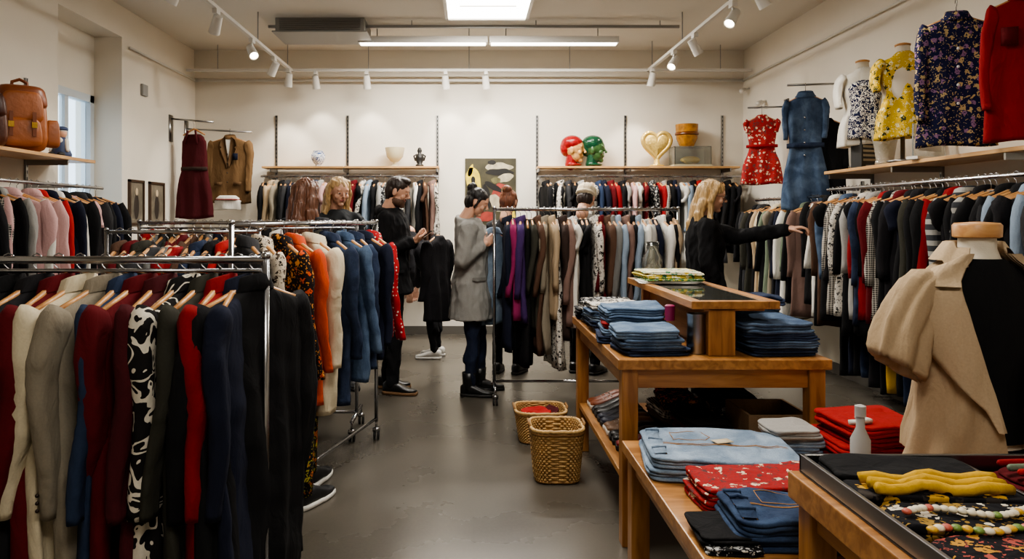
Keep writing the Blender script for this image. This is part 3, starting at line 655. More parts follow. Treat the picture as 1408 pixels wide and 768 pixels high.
def head(M,parent,style,hair,skin=SKIN,glasses=False,beard=None):
    fuse('head',hd(headparts(skin,LIP,beard),M),.0045,3,parent)
    m=MB()
    for s in (-1,1):
        m.add(E((s*.030,.0775,.003),(.0125,.009,.0062),14,10),EYEW,M); m.add(E((s*.030,.0848,.003),(.0058,.003,.0056),10,8),EYED,M)
        m.add(CAP((s*.015,.087,.024),(s*.046,.079,.026),.0028,.0022,8),hair,M)
        m.add(CAP((s*.018,.0862,.0095),(s*.043,.079,.0085),.0028,.0026,8),skin,M)
        m.add(CAP((s*.019,.0850,-.0045),(s*.041,.078,-.004),.0024,.0022,8),skin,M)
    if glasses:
        for s in (-1,1):
            m.add(TUBE([(s*.032+.022*math.cos(t),.1-.02*abs(math.cos(t)*.3),.002+.017*math.sin(t)) for t in [2*pi*j/18 for j in range(19)]],.0022,6),DGREY,M)
            m.add(TUBE([(s*.054,.095,.005),(s*.078,.06,.008),(s*.08,-.01,.0)],.0022,6),DGREY,M)
        m.add(TUBE([(-.01,.103,.004),(.01,.103,.004)],.0022,6),DGREY,M)
    m.obj('face_details',parent)
    Hs=[(E((0,-.015,.045),(.083,.097,.077),28,18),hair),(E((0,-.045,.0),(.078,.065,.085),24,16),hair)]
    if style=='short':
        Hs+=[(E((0,.03,.10),(.058,.055,.028)),hair),(CAP((.074,.012,.04),(.073,.012,-.0),.012,.008),hair),(CAP((-.074,.012,.04),(-.073,.012,-.0),.012,.008),hair),(E((0,-.05,-.05),(.060,.045,.05)),hair)]
    if style=='bun':
        Hs+=[(E((0,-.085,.095),(.045,.045,.045)),hair),(CAP((.074,.02,.03),(.078,.0,-.05),.014,.008),hair),(CAP((-.074,.02,.03),(-.078,.0,-.05),.014,.008),hair),(E((0,-.045,-.05),(.056,.042,.045)),hair)]
    if style in('long','wavy'):
        w=.012 if style=='wavy' else .004
        for s in (-1,1):
            pts=[(s*.062,.02,.085),(s*.08,.0,.03),(s*(.086+w),-.012,-.04),(s*(.084),-.012+w,-.11),(s*(.095+w),.0,-.18),(s*.085,.02,-.26)]
            for a,b_ in zip(pts[:-1],pts[1:]): Hs.append((CAP(a,b_,.02,.023),hair))
            pts=[(s*.055,-.06,.03),(s*.07,-.06,-.05),(s*.075,-.065-w,-.15),(s*.08,-.06,-.24),(s*.06,-.07,-.31)]
            for a,b_ in zip(pts[:-1],pts[1:]): Hs.append((CAP(a,b_,.038,.033),hair))
            for q in range(3):
                xx=s*(.03+.03*q); pp=[(xx,-.08+.012*q,-.2),(xx+s*.012,-.09+.01*q,-.28),(xx-s*.006,-.085,-.35-.02*(q%2))]
                for a,b_ in zip(pp[:-1],pp[1:]): Hs.append((CAP(a,b_,.02,.012),hair))
        for a,b_ in (((0,-.075,.02),(0,-.09,-.1)),((0,-.09,-.1),(0,-.1,-.22)),((0,-.1,-.22),(0,-.09,-.31))): Hs.append((CAP(a,b_,.048,.04),hair))
    if style=='beanie':
        bn=cloth((206,192,166))
        Hs=[(E((0,-.012,.06),(.092,.108,.085),28,18),bn),(E((0,-.02,.03),(.095,.11,.035),28,12),bn),(E((0,-.04,-.02),(.08,.07,.08)),hair)]
    fuse('hair',hd(Hs,M),.005,1,parent,strand=.0045 if style not in('long','wavy') else .008)
def handparts(W,d,n,side,curl,skin=SKIN,sc=1.0):
    W=V(W); d=V(d).normalized(); n=V(n); n=(n-d*n.dot(d)).normalized(); s=d.cross(n).normalized()*side
    R=Matrix((s,d,n)).transposed()
    P=[(E(W+d*.048*sc,(.04*sc,.055*sc,.016*sc),18,12,R),skin),(CAP(W-d*.03,W+d*.02,.026*sc,.026*sc),skin)]
    for k,(o,l) in enumerate(((.029,.068),(.010,.077),(-.010,.072),(-.028,.056))):
        p=W+(d*.088+s*o)*sc; dd=d.copy(); c=curl*(1+.12*k)
        P.append((CAP(W+(d*.05+s*o*.8)*sc,p,.011*sc,.0098*sc,10),skin))
        nn=n.copy()
        for q,(f,r) in enumerate(((.45,.0092),(.32,.0084),(.25,.0076))):
            ang=math.radians(c*(.6,1.0,.7)[q]); d2=(dd*math.cos(ang)+nn*math.sin(ang)).normalized(); nn=(nn*math.cos(ang)-dd*math.sin(ang)).normalized(); dd=d2
            e=p+dd*l*f*sc*1.05; P.append((CAP(p,e,r*sc,(r-.0006)*sc,10),skin)); p=e
    p=W+(d*.02+s*.028)*sc; dd=(s*.62+d*.7+n*.3).normalized(); e=p+dd*.042*sc; P.append((CAP(p,e,.014*sc,.0105*sc,10),skin))
    dd=(s*.15+d*.85+n*.5).normalized(); e2=e+dd*.03*sc; P.append((CAP(e,e2,.0105*sc,.009*sc,10),skin)); P.append((CAP(e2,e2+dd*.02*sc,.009*sc,.008*sc,10),skin))
    return P
def shoe(m,M,up,sole,h=.09,L=.28,boot=0,lace=None):
    rs=[];rt=[]
    for i in range(13):
        u=i/12; y=-.08+L*u; w=.034+.012*math.sin(min(1,u*1.15)*pi)*1.0+(.006 if .55<u<.85 else 0); w*= (1 if .05<u<.95 else .72)
        hh=h if u<.35 else h*(1-.62*min(1,(u-.35)/.45)); hh*= (1 if u<.93 else .75)
        if u<.04: hh*=.8
        rs.append([M@V((w*spow(math.cos(a),.7),y,.015+hh/2+hh/2*spow(math.sin(a),.7))) for a in [2*pi*j/18 for j in range(18)]])
        rt.append([M@V(((w+.004)*spow(math.cos(a),.45),y*1.02,.014+.014*spow(math.sin(a),.5))) for a in [2*pi*j/18 for j in range(18)]])
    m.add(LOFT(rs),up); m.add(LOFT(rt),sole)
    if boot: m.add(LOFT([[((r_*math.cos(2*pi*j/20)),-.012+r_*1.08*math.sin(2*pi*j/20),z) for j in range(20)] for z,r_ in ((.04,.045),(.09,.047),(.14,.05),(boot,.054),(boot,.05),(boot-.03,.045))]),up,M)
    if lace:
        for k in range(4): m.add(TUBE([(-.026,.04+k*.022,h*.95-k*.012),(0,.045+k*.022,h*1.04-k*.012),(.026,.04+k*.022,h*.95-k*.012)],.003,6),lace,M)
def figure(name,x,y,yaw,H,top,pants_m,head_style,hair,hem=.86,hp=10,ht=0,headoff=(0,0,0),arms=None,feet=None,shoes=None,bend=0,thick=.0,hood=False,hands=(1,1),curl=35,fem=False,glasses=False,skin=SKIN,boot=0,coatflare=.0,hand_n=None,beard=None,seam=None,collar=None):
    root=empty(name); s=H/1.75; MM=T(x,y,0)@RZ(yaw)@Matrix.Scale(s,4)
    hip=V((0,0,.95)); U=T(*hip)@Matrix.Rotation(math.radians(-bend),4,'X')@T(*(-hip))
    sw=.172 if not fem else .152
    k=thick
    P=[]
    def ringz(z,rx,ry,cy=0): return [V((rx*math.cos(2*pi*j/24),cy+ry*math.sin(2*pi*j/24),z)) for j in range(24)]
    hipw=.165 if not fem else .17
    tor=[(.84,hipw*.92,.115,0),(.95,hipw,.125,-.008),(1.05,.15-(.012 if fem else 0),.11,0),(1.14,.145-(.014 if fem else 0),.107,.004),(1.27,.162-(.008 if fem else 0),.122,.008),(1.36,.17-(.012 if fem else 0),.115,.0),(1.42,.15,.095,-.008),(1.465,.10,.075,-.014),(1.49,.06,.06,-.016)]
    if hem<.84: tor=[(hem,hipw+.02+coatflare,.15+coatflare*.6,0),(.5*(hem+.9),hipw+.012+coatflare*.5,.14,0)]+tor[1:]
    rings=[[ (U@p if p.z>.9 else p) for p in ringz(z,rx+k,ry+k,cy)] for z,rx,ry,cy in tor]
    v,f=LOFT(rings); P.append((([MM@p for p in v],f),top))
    def c(a,b_,r0,r1,m,up=True):
        A_=U@V(a) if up else V(a); B_=U@V(b_) if up else V(b_)
        P.append((CAP(MM@A_,MM@B_,r0*s,r1*s,16),m))
    arms=arms or [((.225,-.01,1.13),(.21,.09,.90)),((-.225,-.01,1.13),(-.21,.09,.90))]
    for i,sd in enumerate((1,-1)):
        S=(sd*sw,-.005,1.40); Eb,Wr=arms[i]
        c((sd*.11,-.005,1.405),S,.06+k*.5,.062+k*.6,top)
        c(S,Eb,.060+k*.6,.048+k*.6,top); c(Eb,Wr,.048+k*.6,.036+k*.55,top)
    feet=feet or [((.10,.02,.50),(.10,-.02,.085)),((-.10,.02,.50),(-.10,-.02,.085))]
    for i,sd in enumerate((1,-1)):
        Kn,An=feet[i]
        c((sd*.085,0,.90),Kn,.092,.066,pants_m,False); c(Kn,An,.062,.044 if fem else .05,pants_m,False)
        c((Kn[0],Kn[1]-.02,Kn[2]-.1),(An[0],An[1]-.015,An[2]+.22),.056,.045,pants_m,False)
    P.append((E(MM@V((0,-.0,.90)),(hipw*s*.9 if abs(math.sin(math.radians(yaw)))<.5 else .12*s,.12*s if abs(math.sin(math.radians(yaw)))<.5 else hipw*s*.9,.11*s)),pants_m))
    if hood:
        for t in range(-6,7):
            a=t/6*2.3; q=abs(t)/6; p0=MM@U@V((.088*math.sin(a),-.028-.075*math.cos(a),1.475-.035*q)); P.append((E(p0,(.040*s,.040*s,(.046-.012*q)*s),12,8),top))
    fuse('body',P,.0105,2,root,fold=.013,fscale=11)
    if seam:
        m=MB()
        for sd in (1,-1):
            v2=[(sd*(hipw+k-.004)*math.cos(t)*1.02,(.134+k)*math.sin(t)*1.04,zz) for zz in (1.0,.975) for t in (.15,.4,.65,.9)]
            n4=4; m.add(([MM@U@V(q) for q in v2],[(i,i+1,i+1+n4,i+n4) for i in range(3)]),seam)
        m.obj('pocket_flaps',root)
    for i,sd in enumerate((1,-1)):
        if not hands[i]: continue
        Eb,Wr=[MM@U@V(q) for q in arms[i]]
        d=(Wr-Eb).normalized(); nrm=(MM.to_3x3()@V(hand_n[i])) if hand_n else (MM.to_3x3()@V((-sd,0,0)))
        R=handparts(Wr+d*.035*s,d,nrm,sd,curl if not isinstance(curl,tuple) else curl[i],skin,s*1.02)
        fuse('hand',R,.0042,2,root)
    hc=V((0,.022,1.637))+V(headoff)
    Mh=MM@U@T(*hc)@RZ(ht)@Matrix.Rotation(math.radians(-hp),4,'X')
    head(Mh,root,head_style,hair,skin,glasses,beard)
    m=MB()
    for i,sd in enumerate((1,-1)):
        An=feet[i][1]; shoe(m,MM@T(An[0],An[1],An[2]-.085)@RZ(-sd*7),shoes[0],shoes[1],boot=boot,lace=shoes[2] if len(shoes)>2 else None)
    m.obj('shoes',root)
    return root,MM@U
def hairm(n,c): return pbr(n,c,.42,var=.5,vscale=120,bump=.5,bscale=120,stretch=(1,1,.12))
HB=hairm('hair_darkbrown',(46,34,29)); HK=hairm('hair_black',(24,21,22))
HBL=hairm('hair_blonde',(184,152,106)); HBR=hairm('hair_brown',(104,68,50)); HAU=hairm('hair_auburn',(112,66,44))
BLK=cloth((24,24,26)); SHB=pbr('black_leather',(20,20,21),.35); SOLEB=pbr('rubber_black',(24,23,22),.6); SOLET=pbr('sole_tan',(120,90,60),.6); SHW=pbr('sneaker_white',(216,214,208),.5,bump=.1); LACE=pbr('lace_white',(230,228,222),.7)
BRD=pbr('beard_stubble',(92,66,52),.7,var=.3,vscale=80)
r1,M1=figure('man_in_black_jacket',-.64,6.03,-97,1.775,BLK,cloth((28,28,31)),'short',HB,hem=.80,hp=18,headoff=(0,.028,-.008),thick=.028,hood=True,beard=BRD,
  arms=[((.225,-.04,1.13),(.10,.16,1.215)),((-.225,-.04,1.13),(-.075,.16,1.215))],feet=[((.10,.05,.50),(.10,.03,.085)),((-.10,.0,.50),(-.10,-.07,.085))],shoes=(SHB,SOLET),curl=42,hand_n=[(-.5,.0,.85),(.5,0,.85)],seam=cloth((34,34,36)))
m=MB(); M=M1@T(.02,.275,1.265)@Matrix.Rotation(math.radians(35),4,'X'); m.add(BOX(-.038,.038,-.078,.078,-.004,.004),pbr('phone_case',(18,18,20),.2),M); m.add(BOX(-.035,.035,-.074,.074,.004,.005),pbr('phone_glass',(60,70,84),.1),M); m.obj('smartphone',bevel=.003,smooth=False)
m=MB(); garment(m,T(-.27,6.28,1.36)@RZ(60),G('black2'),.72,.17,.05,.5,601,seg=36,rows=22); m.obj('black_jacket')
GC=cloth((142,141,137))
r2,M2=figure('woman_in_grey_coat',.015,5.95,-94,1.68,GC,cloth((28,34,50),'denim',(38,46,68)),'bun',HK,hem=.64,hp=24,headoff=(0,.030,-.008),thick=.032,hood=True,fem=True,coatflare=.012,seam=cloth((120,119,115)),
  arms=[((.215,-.06,1.14),(.13,.09,1.25)),((-.21,-.05,1.14),(-.1,.10,1.23))],feet=[((.10,.03,.50),(.10,.0,.085)),((-.10,.06,.50),(-.12,.08,.085))],shoes=(SHB,SOLEB),boot=.2,curl=48,hand_n=[(-1,.0,.2),(1,0,.2)])
m=MB(); garment(m,T(.20,5.985,1.40)@RZ(28),G('lden'),.74,.13,.03,.53,602,seg=44,rows=26,collar=G('lden'),sw=1.1); m.obj('light_denim_jacket')
r3,M3=figure('blonde_woman_in_black_coat',1.70,5.25,-100,1.70,BLK,BLK,'wavy',HBL,hem=.6,hp=10,ht=0,headoff=(0,.03,0),thick=.022,fem=True,glasses=True,
  arms=[((.2,.0,1.14),(.17,.1,.93)),((-.15,.27,1.33),(-.02,.56,1.385))],shoes=(SHB,SOLEB),boot=.2,curl=(25,40),hand_n=[(-1,0,0),(.0,0,-1)])
figure('woman_with_long_brown_hair',-1.23,5.45,-15,1.725,cloth((44,44,48)),BLK,'long',HBR,fem=True,hp=10,shoes=(SHB,SOLEB))
figure('blonde_woman_in_dark_top',-1.10,6.15,-165,1.77,cloth((48,50,52)),BLK,'wavy',HBL,fem=True,hp=14,ht=18,shoes=(SHB,SOLEB))
figure('shopper_in_white_sneakers',-.36,7.5,80,1.62,G('black2'),cloth((22,22,24)),'short',HB,fem=True,bend=38,hp=15,shoes=(SHW,SHW,LACE),arms=[((.2,.15,1.1),(.15,.3,.95)),((-.2,.15,1.1),(-.15,.3,.95))],hem=.9)
figure('woman_with_auburn_hair',.36,6.75,-20,1.69,G('char'),BLK,'bun',HAU,fem=True,hp=20,shoes=(SHB,SOLEB))
figure('shopper_in_beanie',1.08,6.75,-30,1.73,G('lgrey'),BLK,'beanie',HB,fem=True,hp=25,shoes=(SHB,SOLEB))

# ---------------------------------------------------------------- shelf heads etc.
def sculpt(name,x,mat,mat2,yaw,h=.36):
    s=h/.30; M=T(x,8.80,ZS+.15*s)@RZ(yaw)@Matrix.Scale(s,4)
    P=headparts(mat,mat)[:-1]+[(CAP((0,-.02,-.06),(0,-.03,-.13),.05,.055),mat2),(E((0,-.0,-.135),(.075,.07,.014)),mat2),(E((0,-.02,.06),(.09,.1,.075)),mat2),(E((0,-.07,.02),(.07,.06,.08)),mat2)]
    fuse(name,hd(P,M),.006,2)
sculpt('red_head_vase',1.27,pbr('ceramic_cream',(196,150,96),.25,var=.4,vscale=30),pbr('ceramic_red',(140,28,30),.2,var=.4,vscale=25),-110,.4)
sculpt('green_head_vase',1.52,pbr('ceramic_green',(60,90,50),.25,var=.4,vscale=30),pbr('ceramic_dgreen',(24,72,48),.2,var=.4,vscale=25),-110,.4)
m=MB(); GO=pbr('gold_glass',(214,184,110),.2,.4,bump=.6,bscale=60); cx=2.27
pts=[]
for j in range(41):
    t=2*pi*j/40; pts.append((cx+.0105*16*math.sin(t)**3,8.8,ZS+.27+.0115*(13*math.cos(t)-5*math.cos(2*t)-2*math.cos(3*t)-math.cos(4*t))))
m.add(TUBE(pts,.028,12),GO); m.add(LATHE((cx,8.8,ZS),[(.09,0),(.09,.015),(.04,.03),(.03,.09)]),GO)
HG=pbr('heart_gold_front',(206,178,104),.25,.2,bump=.9,bscale=45,var=.3,vscale=30)
HV=[]
for kk,dy in ((.97,0),(.8,.02),(.5,.035),(.2,.042),(.02,.043)):
    HV.append([(cx+(p_[0]-cx)*kk,8.8-dy,ZS+.27+(p_[2]-ZS-.27)*kk) for p_ in pts[:-1]])
m.add(LOFT(HV),HG); m.add(LOFT([[(q[0],8.8+(8.8-q[1]),q[2]) for q in r_] for r_ in HV]),HG); m.obj('gold_heart_vase')
m=MB()
for bx in ((2.46,2.9,8.7,8.706,ZS+.02,ZS+.23),(2.46,2.9,8.94,8.946,ZS+.02,ZS+.23),(2.46,2.466,8.7,8.946,ZS+.02,ZS+.23),(2.894,2.9,8.7,8.946,ZS+.02,ZS+.23),(2.46,2.9,8.7,8.946,ZS+.23,ZS+.238)): m.add(BOX(*bx),GLASS)
m.add(BOX(2.45,2.91,8.69,8.955,ZS,ZS+.02),pbr('case_base',(190,180,150),.4)); m.add(E((2.68,8.82,ZS+.08),(.12,.06,.05)),GO); m.obj('glass_display_case',smooth=False)
lathe_obj('amber_glass_bowl',(2.64,8.82,ZS+.24),[(.08,0),(.085,.01),(.125,.1),(.135,.27),(.12,.27),(.11,.1),(.05,.03)],pbr('amber_glass',(196,136,50),.15,trans=.3,bump=.6,bscale=35,var=.4,vscale=20),extra=lambda m:m.add(LATHE((2.64,8.82,ZS+.245),[(.126,.13),(.14,.14),(.14,.16),(.13,.17)]),pbr('amber_dark',(110,60,20),.3)))
ZR=1.826
m=MB(); RB=T(3.12,5.72,ZR)@RZ(20); m.add(BOX(-.1,.1,-.05,.05,0,.26),pbr('radio_black',(34,32,30),.4),RB)
for k in range(5): m.add(BOX(-.085,.085,-.056,-.05,.05+k*.035,.068+k*.035),pbr('radio_grille',(150,140,120),.4,.6),RB)
m.add(TUBE([(-.08,0,.26),(-.08,0,.3),(.08,0,.3),(.08,0,.26)],.008),DGREY,RB); m.obj('vintage_radio',bevel=.008,smooth=False)
lathe_obj('cut_glass_vase',(3.1,5.42,ZR),[(.06,0),(.07,.015),(.06,.04),(.075,.14),(.1,.26),(.09,.26),(.06,.1),(.03,.04)],pbr('cut_glass',(225,220,205),.1,trans=.7,bump=.8,bscale=50),n=16)
m=MB(); M=T(3.13,4.95,ZR)@RZ(25); m.add(BOX(-.17,.17,-.006,.006,.02,.24),pbr('acrylic',(225,228,226),.08,trans=.8),M); m.add(BOX(-.18,.18,-.04,.04,0,.02),WHITEP,M); m.add(BOX(-.12,.12,-.009,-.006,.06,.2),pbr('card_grey',(170,168,160),.6),M); m.obj('acrylic_sign_holder',bevel=.003,smooth=False)
# left shelf
LE=pbr('tan_leather',(150,86,44),.38,bump=.25,bscale=30,var=.2,vscale=6); LE2=pbr('dark_leather',(86,46,28),.4,bump=.2,var=.1); LEd=pbr('leather_trim',(118,62,32),.4)
p=empty('leather_backpack'); M=T(-3.2,5.18,1.901)@RZ(38)
def rbox(sx,sy,sz,e=5,seg=40,rows=10,top=.85):
    rs=[]
    for i in range(rows+1):
        ph=-pi/2+pi*i/rows; k=abs(math.cos(ph))**.35; z=sz/2+sz/2*spow(math.sin(ph),.5); tp=1-(1-top)*z/sz
        rs.append([(sx/2*max(k,.05)*tp*spow(math.cos(a),2/e),sy/2*max(k,.05)*tp*spow(math.sin(a),2/e),z) for a in [2*pi*j/seg for j in range(seg)]])
    return LOFT(rs)
m=MB(); m.add(rbox(.36,.22,.46),LE,M)
m.add(rbox(.26,.08,.2),LE,M@T(0,-.13,.03)); m.add(rbox(.35,.24,.17,4),LEd,M@T(0,-.01,.30)); m.add(rbox(.28,.05,.22),LE,M@T(0,-.115,.2)); m.add(rbox(.1,.1,.2),LE,M@T(.2,-.02,.04)); m.add(rbox(.1,.1,.2),LE,M@T(-.2,-.02,.04))
for s in (-.07,.07): m.add(BOX(s-.012,s+.012,-.175,-.165,.1,.27),LEd,M); m.add(BOX(s-.017,s+.017,-.18,-.17,.16,.2),pbr('brass',(200,160,80),.25,1.0),M)
m.add(TUBE([(-.05,.02,.45),(-.045,.02,.5),(0,.02,.52),(.045,.02,.5),(.05,.02,.45)],.012),LEd,M)
for s in (-1,1): m.add(TUBE([(s*.08,.1,.42),(s*.1,.15,.35),(s*.11,.15,.15),(s*.12,.1,.04)],.014),LEd,M)
m.obj('backpack_body',p,bevel=0,angle=45)
m=MB(); M=T(-3.22,4.78,1.901)@RZ(30); m.add(rbox(.34,.14,.36),LE2,M); m.add(rbox(.33,.16,.18),pbr('dark_leather2',(76,38,24),.4),M@T(0,-.005,.19)); m.add(TUBE([(-.1,0,.34),(-.08,0,.44),(.08,0,.44),(.1,0,.34)],.01),LE2,M); m.obj('brown_leather_handbag')
m=MB(); c=(-3.14,5.6,1.901); DB=pbr('doll_blue',(52,66,100),.6); DW=pbr('doll_white',(220,215,205),.6)
m.add(LATHE(c,[(.07,0),(.075,.02),(.055,.07),(.045,.12),(.03,.15)]),DB); m.add(E((c[0],c[1],c[2]+.185),(.04,.04,.045)),SKIN); m.add(E((c[0],c[1],c[2]+.215),(.05,.05,.022)),DB); m.add(E((c[0],c[1],c[2]+.2),(.043,.043,.012)),DW)
for s in (-1,1): m.add(CAP((c[0]+s*.04,c[1],c[2]+.125),(c[0]+s*.065,c[1]-.03,c[2]+.05),.018,.014),DW); m.add(E((c[0]+s*.035,c[1]-.065,c[2]+.018),(.025,.04,.018)),DGREY)
m.add(E((c[0],c[1]-.03,c[2]+.12),(.03,.02,.03)),DW); m.obj('sailor_doll')

# ================================================================= TABLES & FOLDED CLOTHES
def hfield(x,y,sd):
    a=noise.noise(V((x*6+sd*3.1,y*6,sd))); b=noise.noise(V((x*14+sd,y*11,sd*2+5))); c=1-2*abs(noise.noise(V((x*9+y*5+sd*7,y*9-x*3,sd+9))))
    return .55*a+.3*b+.35*(c-.6)
def layer(m,c,sx,sy,h,mat,yaw,gs,ls,amp,e=9,seg=72):
    M=T(c[0],c[1],c[2])@RZ(yaw); rs=[]
    prof=[(.05,0),(.7,0),(.965,.0),(.992,.2),(1.0,.5),(.992,.8),(.97,1),(.9,1),(.8,1),(.7,1),(.58,1),(.46,1),(.34,1),(.22,1),(.1,1),(.02,1)]
    for f,q in prof:
        ring=[]
        for j in range(seg):
            a=2*pi*j/seg; x=sx/2*f*spow(math.cos(a),2/e); y=sy/2*f*spow(math.sin(a),2/e)
            ed=f**4; x+=ed*(.012*noise.noise(V((y*9,ls*5.3,1)))+.005*noise.noise(V((y*30,ls,4)))); y+=ed*(.010*noise.noise(V((x*9,ls*3.7,2)))+.005*noise.noise(V((x*30,ls,6))))
            p=M@V((x,y,h*q)); p.z+=amp*hfield(p.x,p.y,gs)
            if q<.5: p.z=max(p.z,c[2]-amp*.6)
            ring.append(p)
        rs.append(ring)
    m.add(LOFT(rs),mat)
def folded(m,c,sx,sy,h,mat,yaw,gs,ls,amp,n=3):
    for i in range(n):
        o=.006*math.sin(i*2.3+ls)
        layer(m,(c[0]+o,c[1]-o*.5,c[2]+i*h/n),sx-abs(o)*2,sy-(.006 if i%2 else 0),h/n*1.0,mat,yaw,gs,ls*7+i,amp)
def pile(m,c,sx,sy,mats,h=.035,yaw=0,seed=0,n=3):
    r=random.Random(seed); z=0
    for i,k in enumerate(mats):
        hh=h*r.uniform(.8,1.25); folded(m,(c[0]+r.uniform(-.018,.018),c[1]+r.uniform(-.014,.014),c[2]+z),sx*r.uniform(.9,1.03),sy*r.uniform(.92,1.03),hh,k,yaw+r.uniform(-7,7),seed,seed*10+i,min(.03,.001+.22*z),n); z+=hh*1.02
    return c[2]+z
def table(name,x0,x1,y0,y1,z,leg=.07,thick=.045,apron=.08,shelf=None):
    p=empty(name); m=MB(); m.add(BOX(x0,x1,y0,y1,z-thick,z),OAKX if x1-x0>y1-y0 else OAKY); m.obj('table_top',p,bevel=.004,smooth=False)
    m=MB(); i=.02
    for lx in (x0+i,x1-i-leg):
        for ly in (y0+i,y1-i-leg): m.add(BOX(lx,lx+leg,ly,ly+leg,0,z-thick),OAKZ)
    m.obj('table_legs',p,bevel=.004,smooth=False)
    m=MB(); a=z-thick-apron
    for yy in (y0+i+.015,y1-i-.04): m.add(BOX(x0+i+leg,x1-i-leg,yy,yy+.025,a,z-thick),OAKX)
    for xx in (x0+i+.015,x1-i-.04): m.add(BOX(xx,xx+.025,y0+i+leg,y1-i-leg,a,z-thick),OAKY)
    if shelf:
        m.add(BOX(x0+i+.01,x1-i-.01,y0+i+leg+.001,y1-i-leg-.001,shelf-.03,shelf),OAKY)
    m.obj('table_apron',p,bevel=.003,smooth=False); return p
table('wooden_display_table',.645,1.57,3.14,4.55,.82,.07,.045,.085,.30)
p=empty('glass_top_display_riser'); m=MB(); x0,x1,y0,y1,z0,z1=.98,1.37,3.2,4.5,.821,1.065
for bx in ((x0,x0+.05,y0,y1,z1-.035,z1),(x1-.05,x1,y0,y1,z1-.035,z1),(x0+.05,x1-.05,y0,y0+.05,z1-.035,z1),(x0+.05,x1-.05,y1-.05,y1,z1-.035,z1)): m.add(BOX(*bx),OAKY)
for yy in (y0+.02,y1-.07): m.add(BOX(x0+.08,x0+.20,yy,yy+.05,z0,z1-.035),OAKZ)
m.add(BOX(x0+.06,x1-.06,y0+.02,y1-.02,z1-.045,z1-.035),OAKY); m.add(BOX(x0+.12,x0+.16,y0+.07,y1-.07,z0,z1-.045),OAKY); m.obj('riser_frame',p,bevel=.003,smooth=False)
m=MB(); m.add(BOX(x0+.05,x1-.05,y0+.05,y1-.05,z1-.03,z1-.004),pbr('smoked_glass',(70,70,65),.06,coat=.5)); m.obj('glass_top',p,smooth=False)
m=MB(); pile(m,(1.14,4.2,1.066),.36,.34,[G('white'),cloth((90,130,80),'floral',(210,190,80),(225,220,205),sc=30),cloth((204,184,76),'floral',(60,110,80),(225,222,205),sc=26),cloth((216,210,184),'floral',(200,170,60),(70,130,100),sc=24)],.016,0,3,2); m.obj('folded_scarves')
m=MB(); m.add(LATHE((1.12,4.44,1.066),[(.05,0),(.06,.02),(.062,.12),(.035,.17),(.04,.22),(.037,.22),(.032,.17),(.058,.12),(.056,.02),(.01,.012)]),pbr('jar_glass',(235,235,228),.04,trans=.97)); m.obj('glass_carafe')
zc=.821
m=MB(); pile(m,(.815,3.34,zc),.31,.30,[G('dden'),G('den'),G('mden')],.036,4,21); m.obj('folded_jeans')
m=MB(); pile(m,(.81,3.66,zc),.31,.30,[G('dden'),G('mden'),G('red'),G('den'),G('mden')],.029,-3,22); m.obj('folded_jeans')
m=MB(); pile(m,(.81,3.97,zc),.31,.29,[G('mden'),G('dden'),G('lden'),G('den'),G('bw')],.028,2,23); m.obj('folded_jeans')
m=MB(); pile(m,(.81,4.24,zc),.31,.24,[G('black'),G('den'),G('mden'),G('lgrey'),G('wb')],.026,0,24); m.obj('folded_sweaters')
m=MB(); pile(m,(.81,4.45,zc),.30,.17,[G('navy'),G('black'),G('char'),G('wb'),G('black')],.026,0,28); m.obj('folded_sweaters')
m=MB(); pile(m,(1.375,3.36,zc),.34,.34,[G('dden'),G('den'),G('dden'),G('den')],.038,3,25); m.obj('folded_jeans')
m=MB(); pile(m,(1.38,3.73,zc),.33,.34,[G('navy'),G('den'),G('dden'),G('den'),G('dden')],.038,-3,26); m.obj('folded_jeans')
lathe_obj('magenta_candle',(.955,3.46,.945),[(.0,0),(.022,0),(.024,.07),(.015,.075)],pbr('magenta_wax',(140,36,80),.4))
lathe_obj('silver_mug',(1.03,3.29,.821),[(.04,0),(.045,.01),(.042,.16),(.046,.18),(.038,.18),(.034,.02)],METAL)
r=random.Random(12); cols=[SHB,pbr('shoe_red',(120,34,36),.45),SHB,pbr('shoe_tan',(120,88,60),.5),pbr('shoe_navy',(34,40,60),.5),SHB,pbr('shoe_orange',(150,80,46),.5),pbr('shoe_green',(50,74,62),.5)]
k=0
for y in (3.33,3.5,3.67,3.84,4.01,4.18,4.35):
    m=MB()
    for q in (-.042,.042): shoe(m,T(.885,y+q,.301)@RZ(90+r.uniform(-8,8)),cols[k%8],SOLEB if k%3 else SHW,.08,.245,lace=LACE if k%3==0 else None)
    m.obj('pair_of_shoes'); k+=1
m=MB(); pile(m,(1.11,3.45,.301),.2,.34,[G('char'),G('bred'),G('black'),G('mar'),G('black')],.04,2,31); m.obj('folded_sweaters')
m=MB(); pile(m,(1.11,3.95,.301),.2,.36,[G('black'),G('brown'),G('hound'),G('orfl')],.045,2,32); m.obj('folded_sweaters')
CB=cloth((134,110,84)); m=MB()
for bx in ((1.25,1.53,3.25,3.262,.301,.55),(1.25,1.53,3.538,3.55,.301,.55),(1.25,1.262,3.262,3.538,.301,.55),(1.518,1.53,3.262,3.538,.301,.55),(1.262,1.518,3.262,3.538,.301,.31)): m.add(BOX(*bx),CB)
m.obj('cardboard_box',smooth=False)
m=MB(); pile(m,(1.38,3.9,.301),.24,.36,[G('dred'),G('black'),G('wb'),G('black')],.05,0,33); m.obj('folded_sweaters')

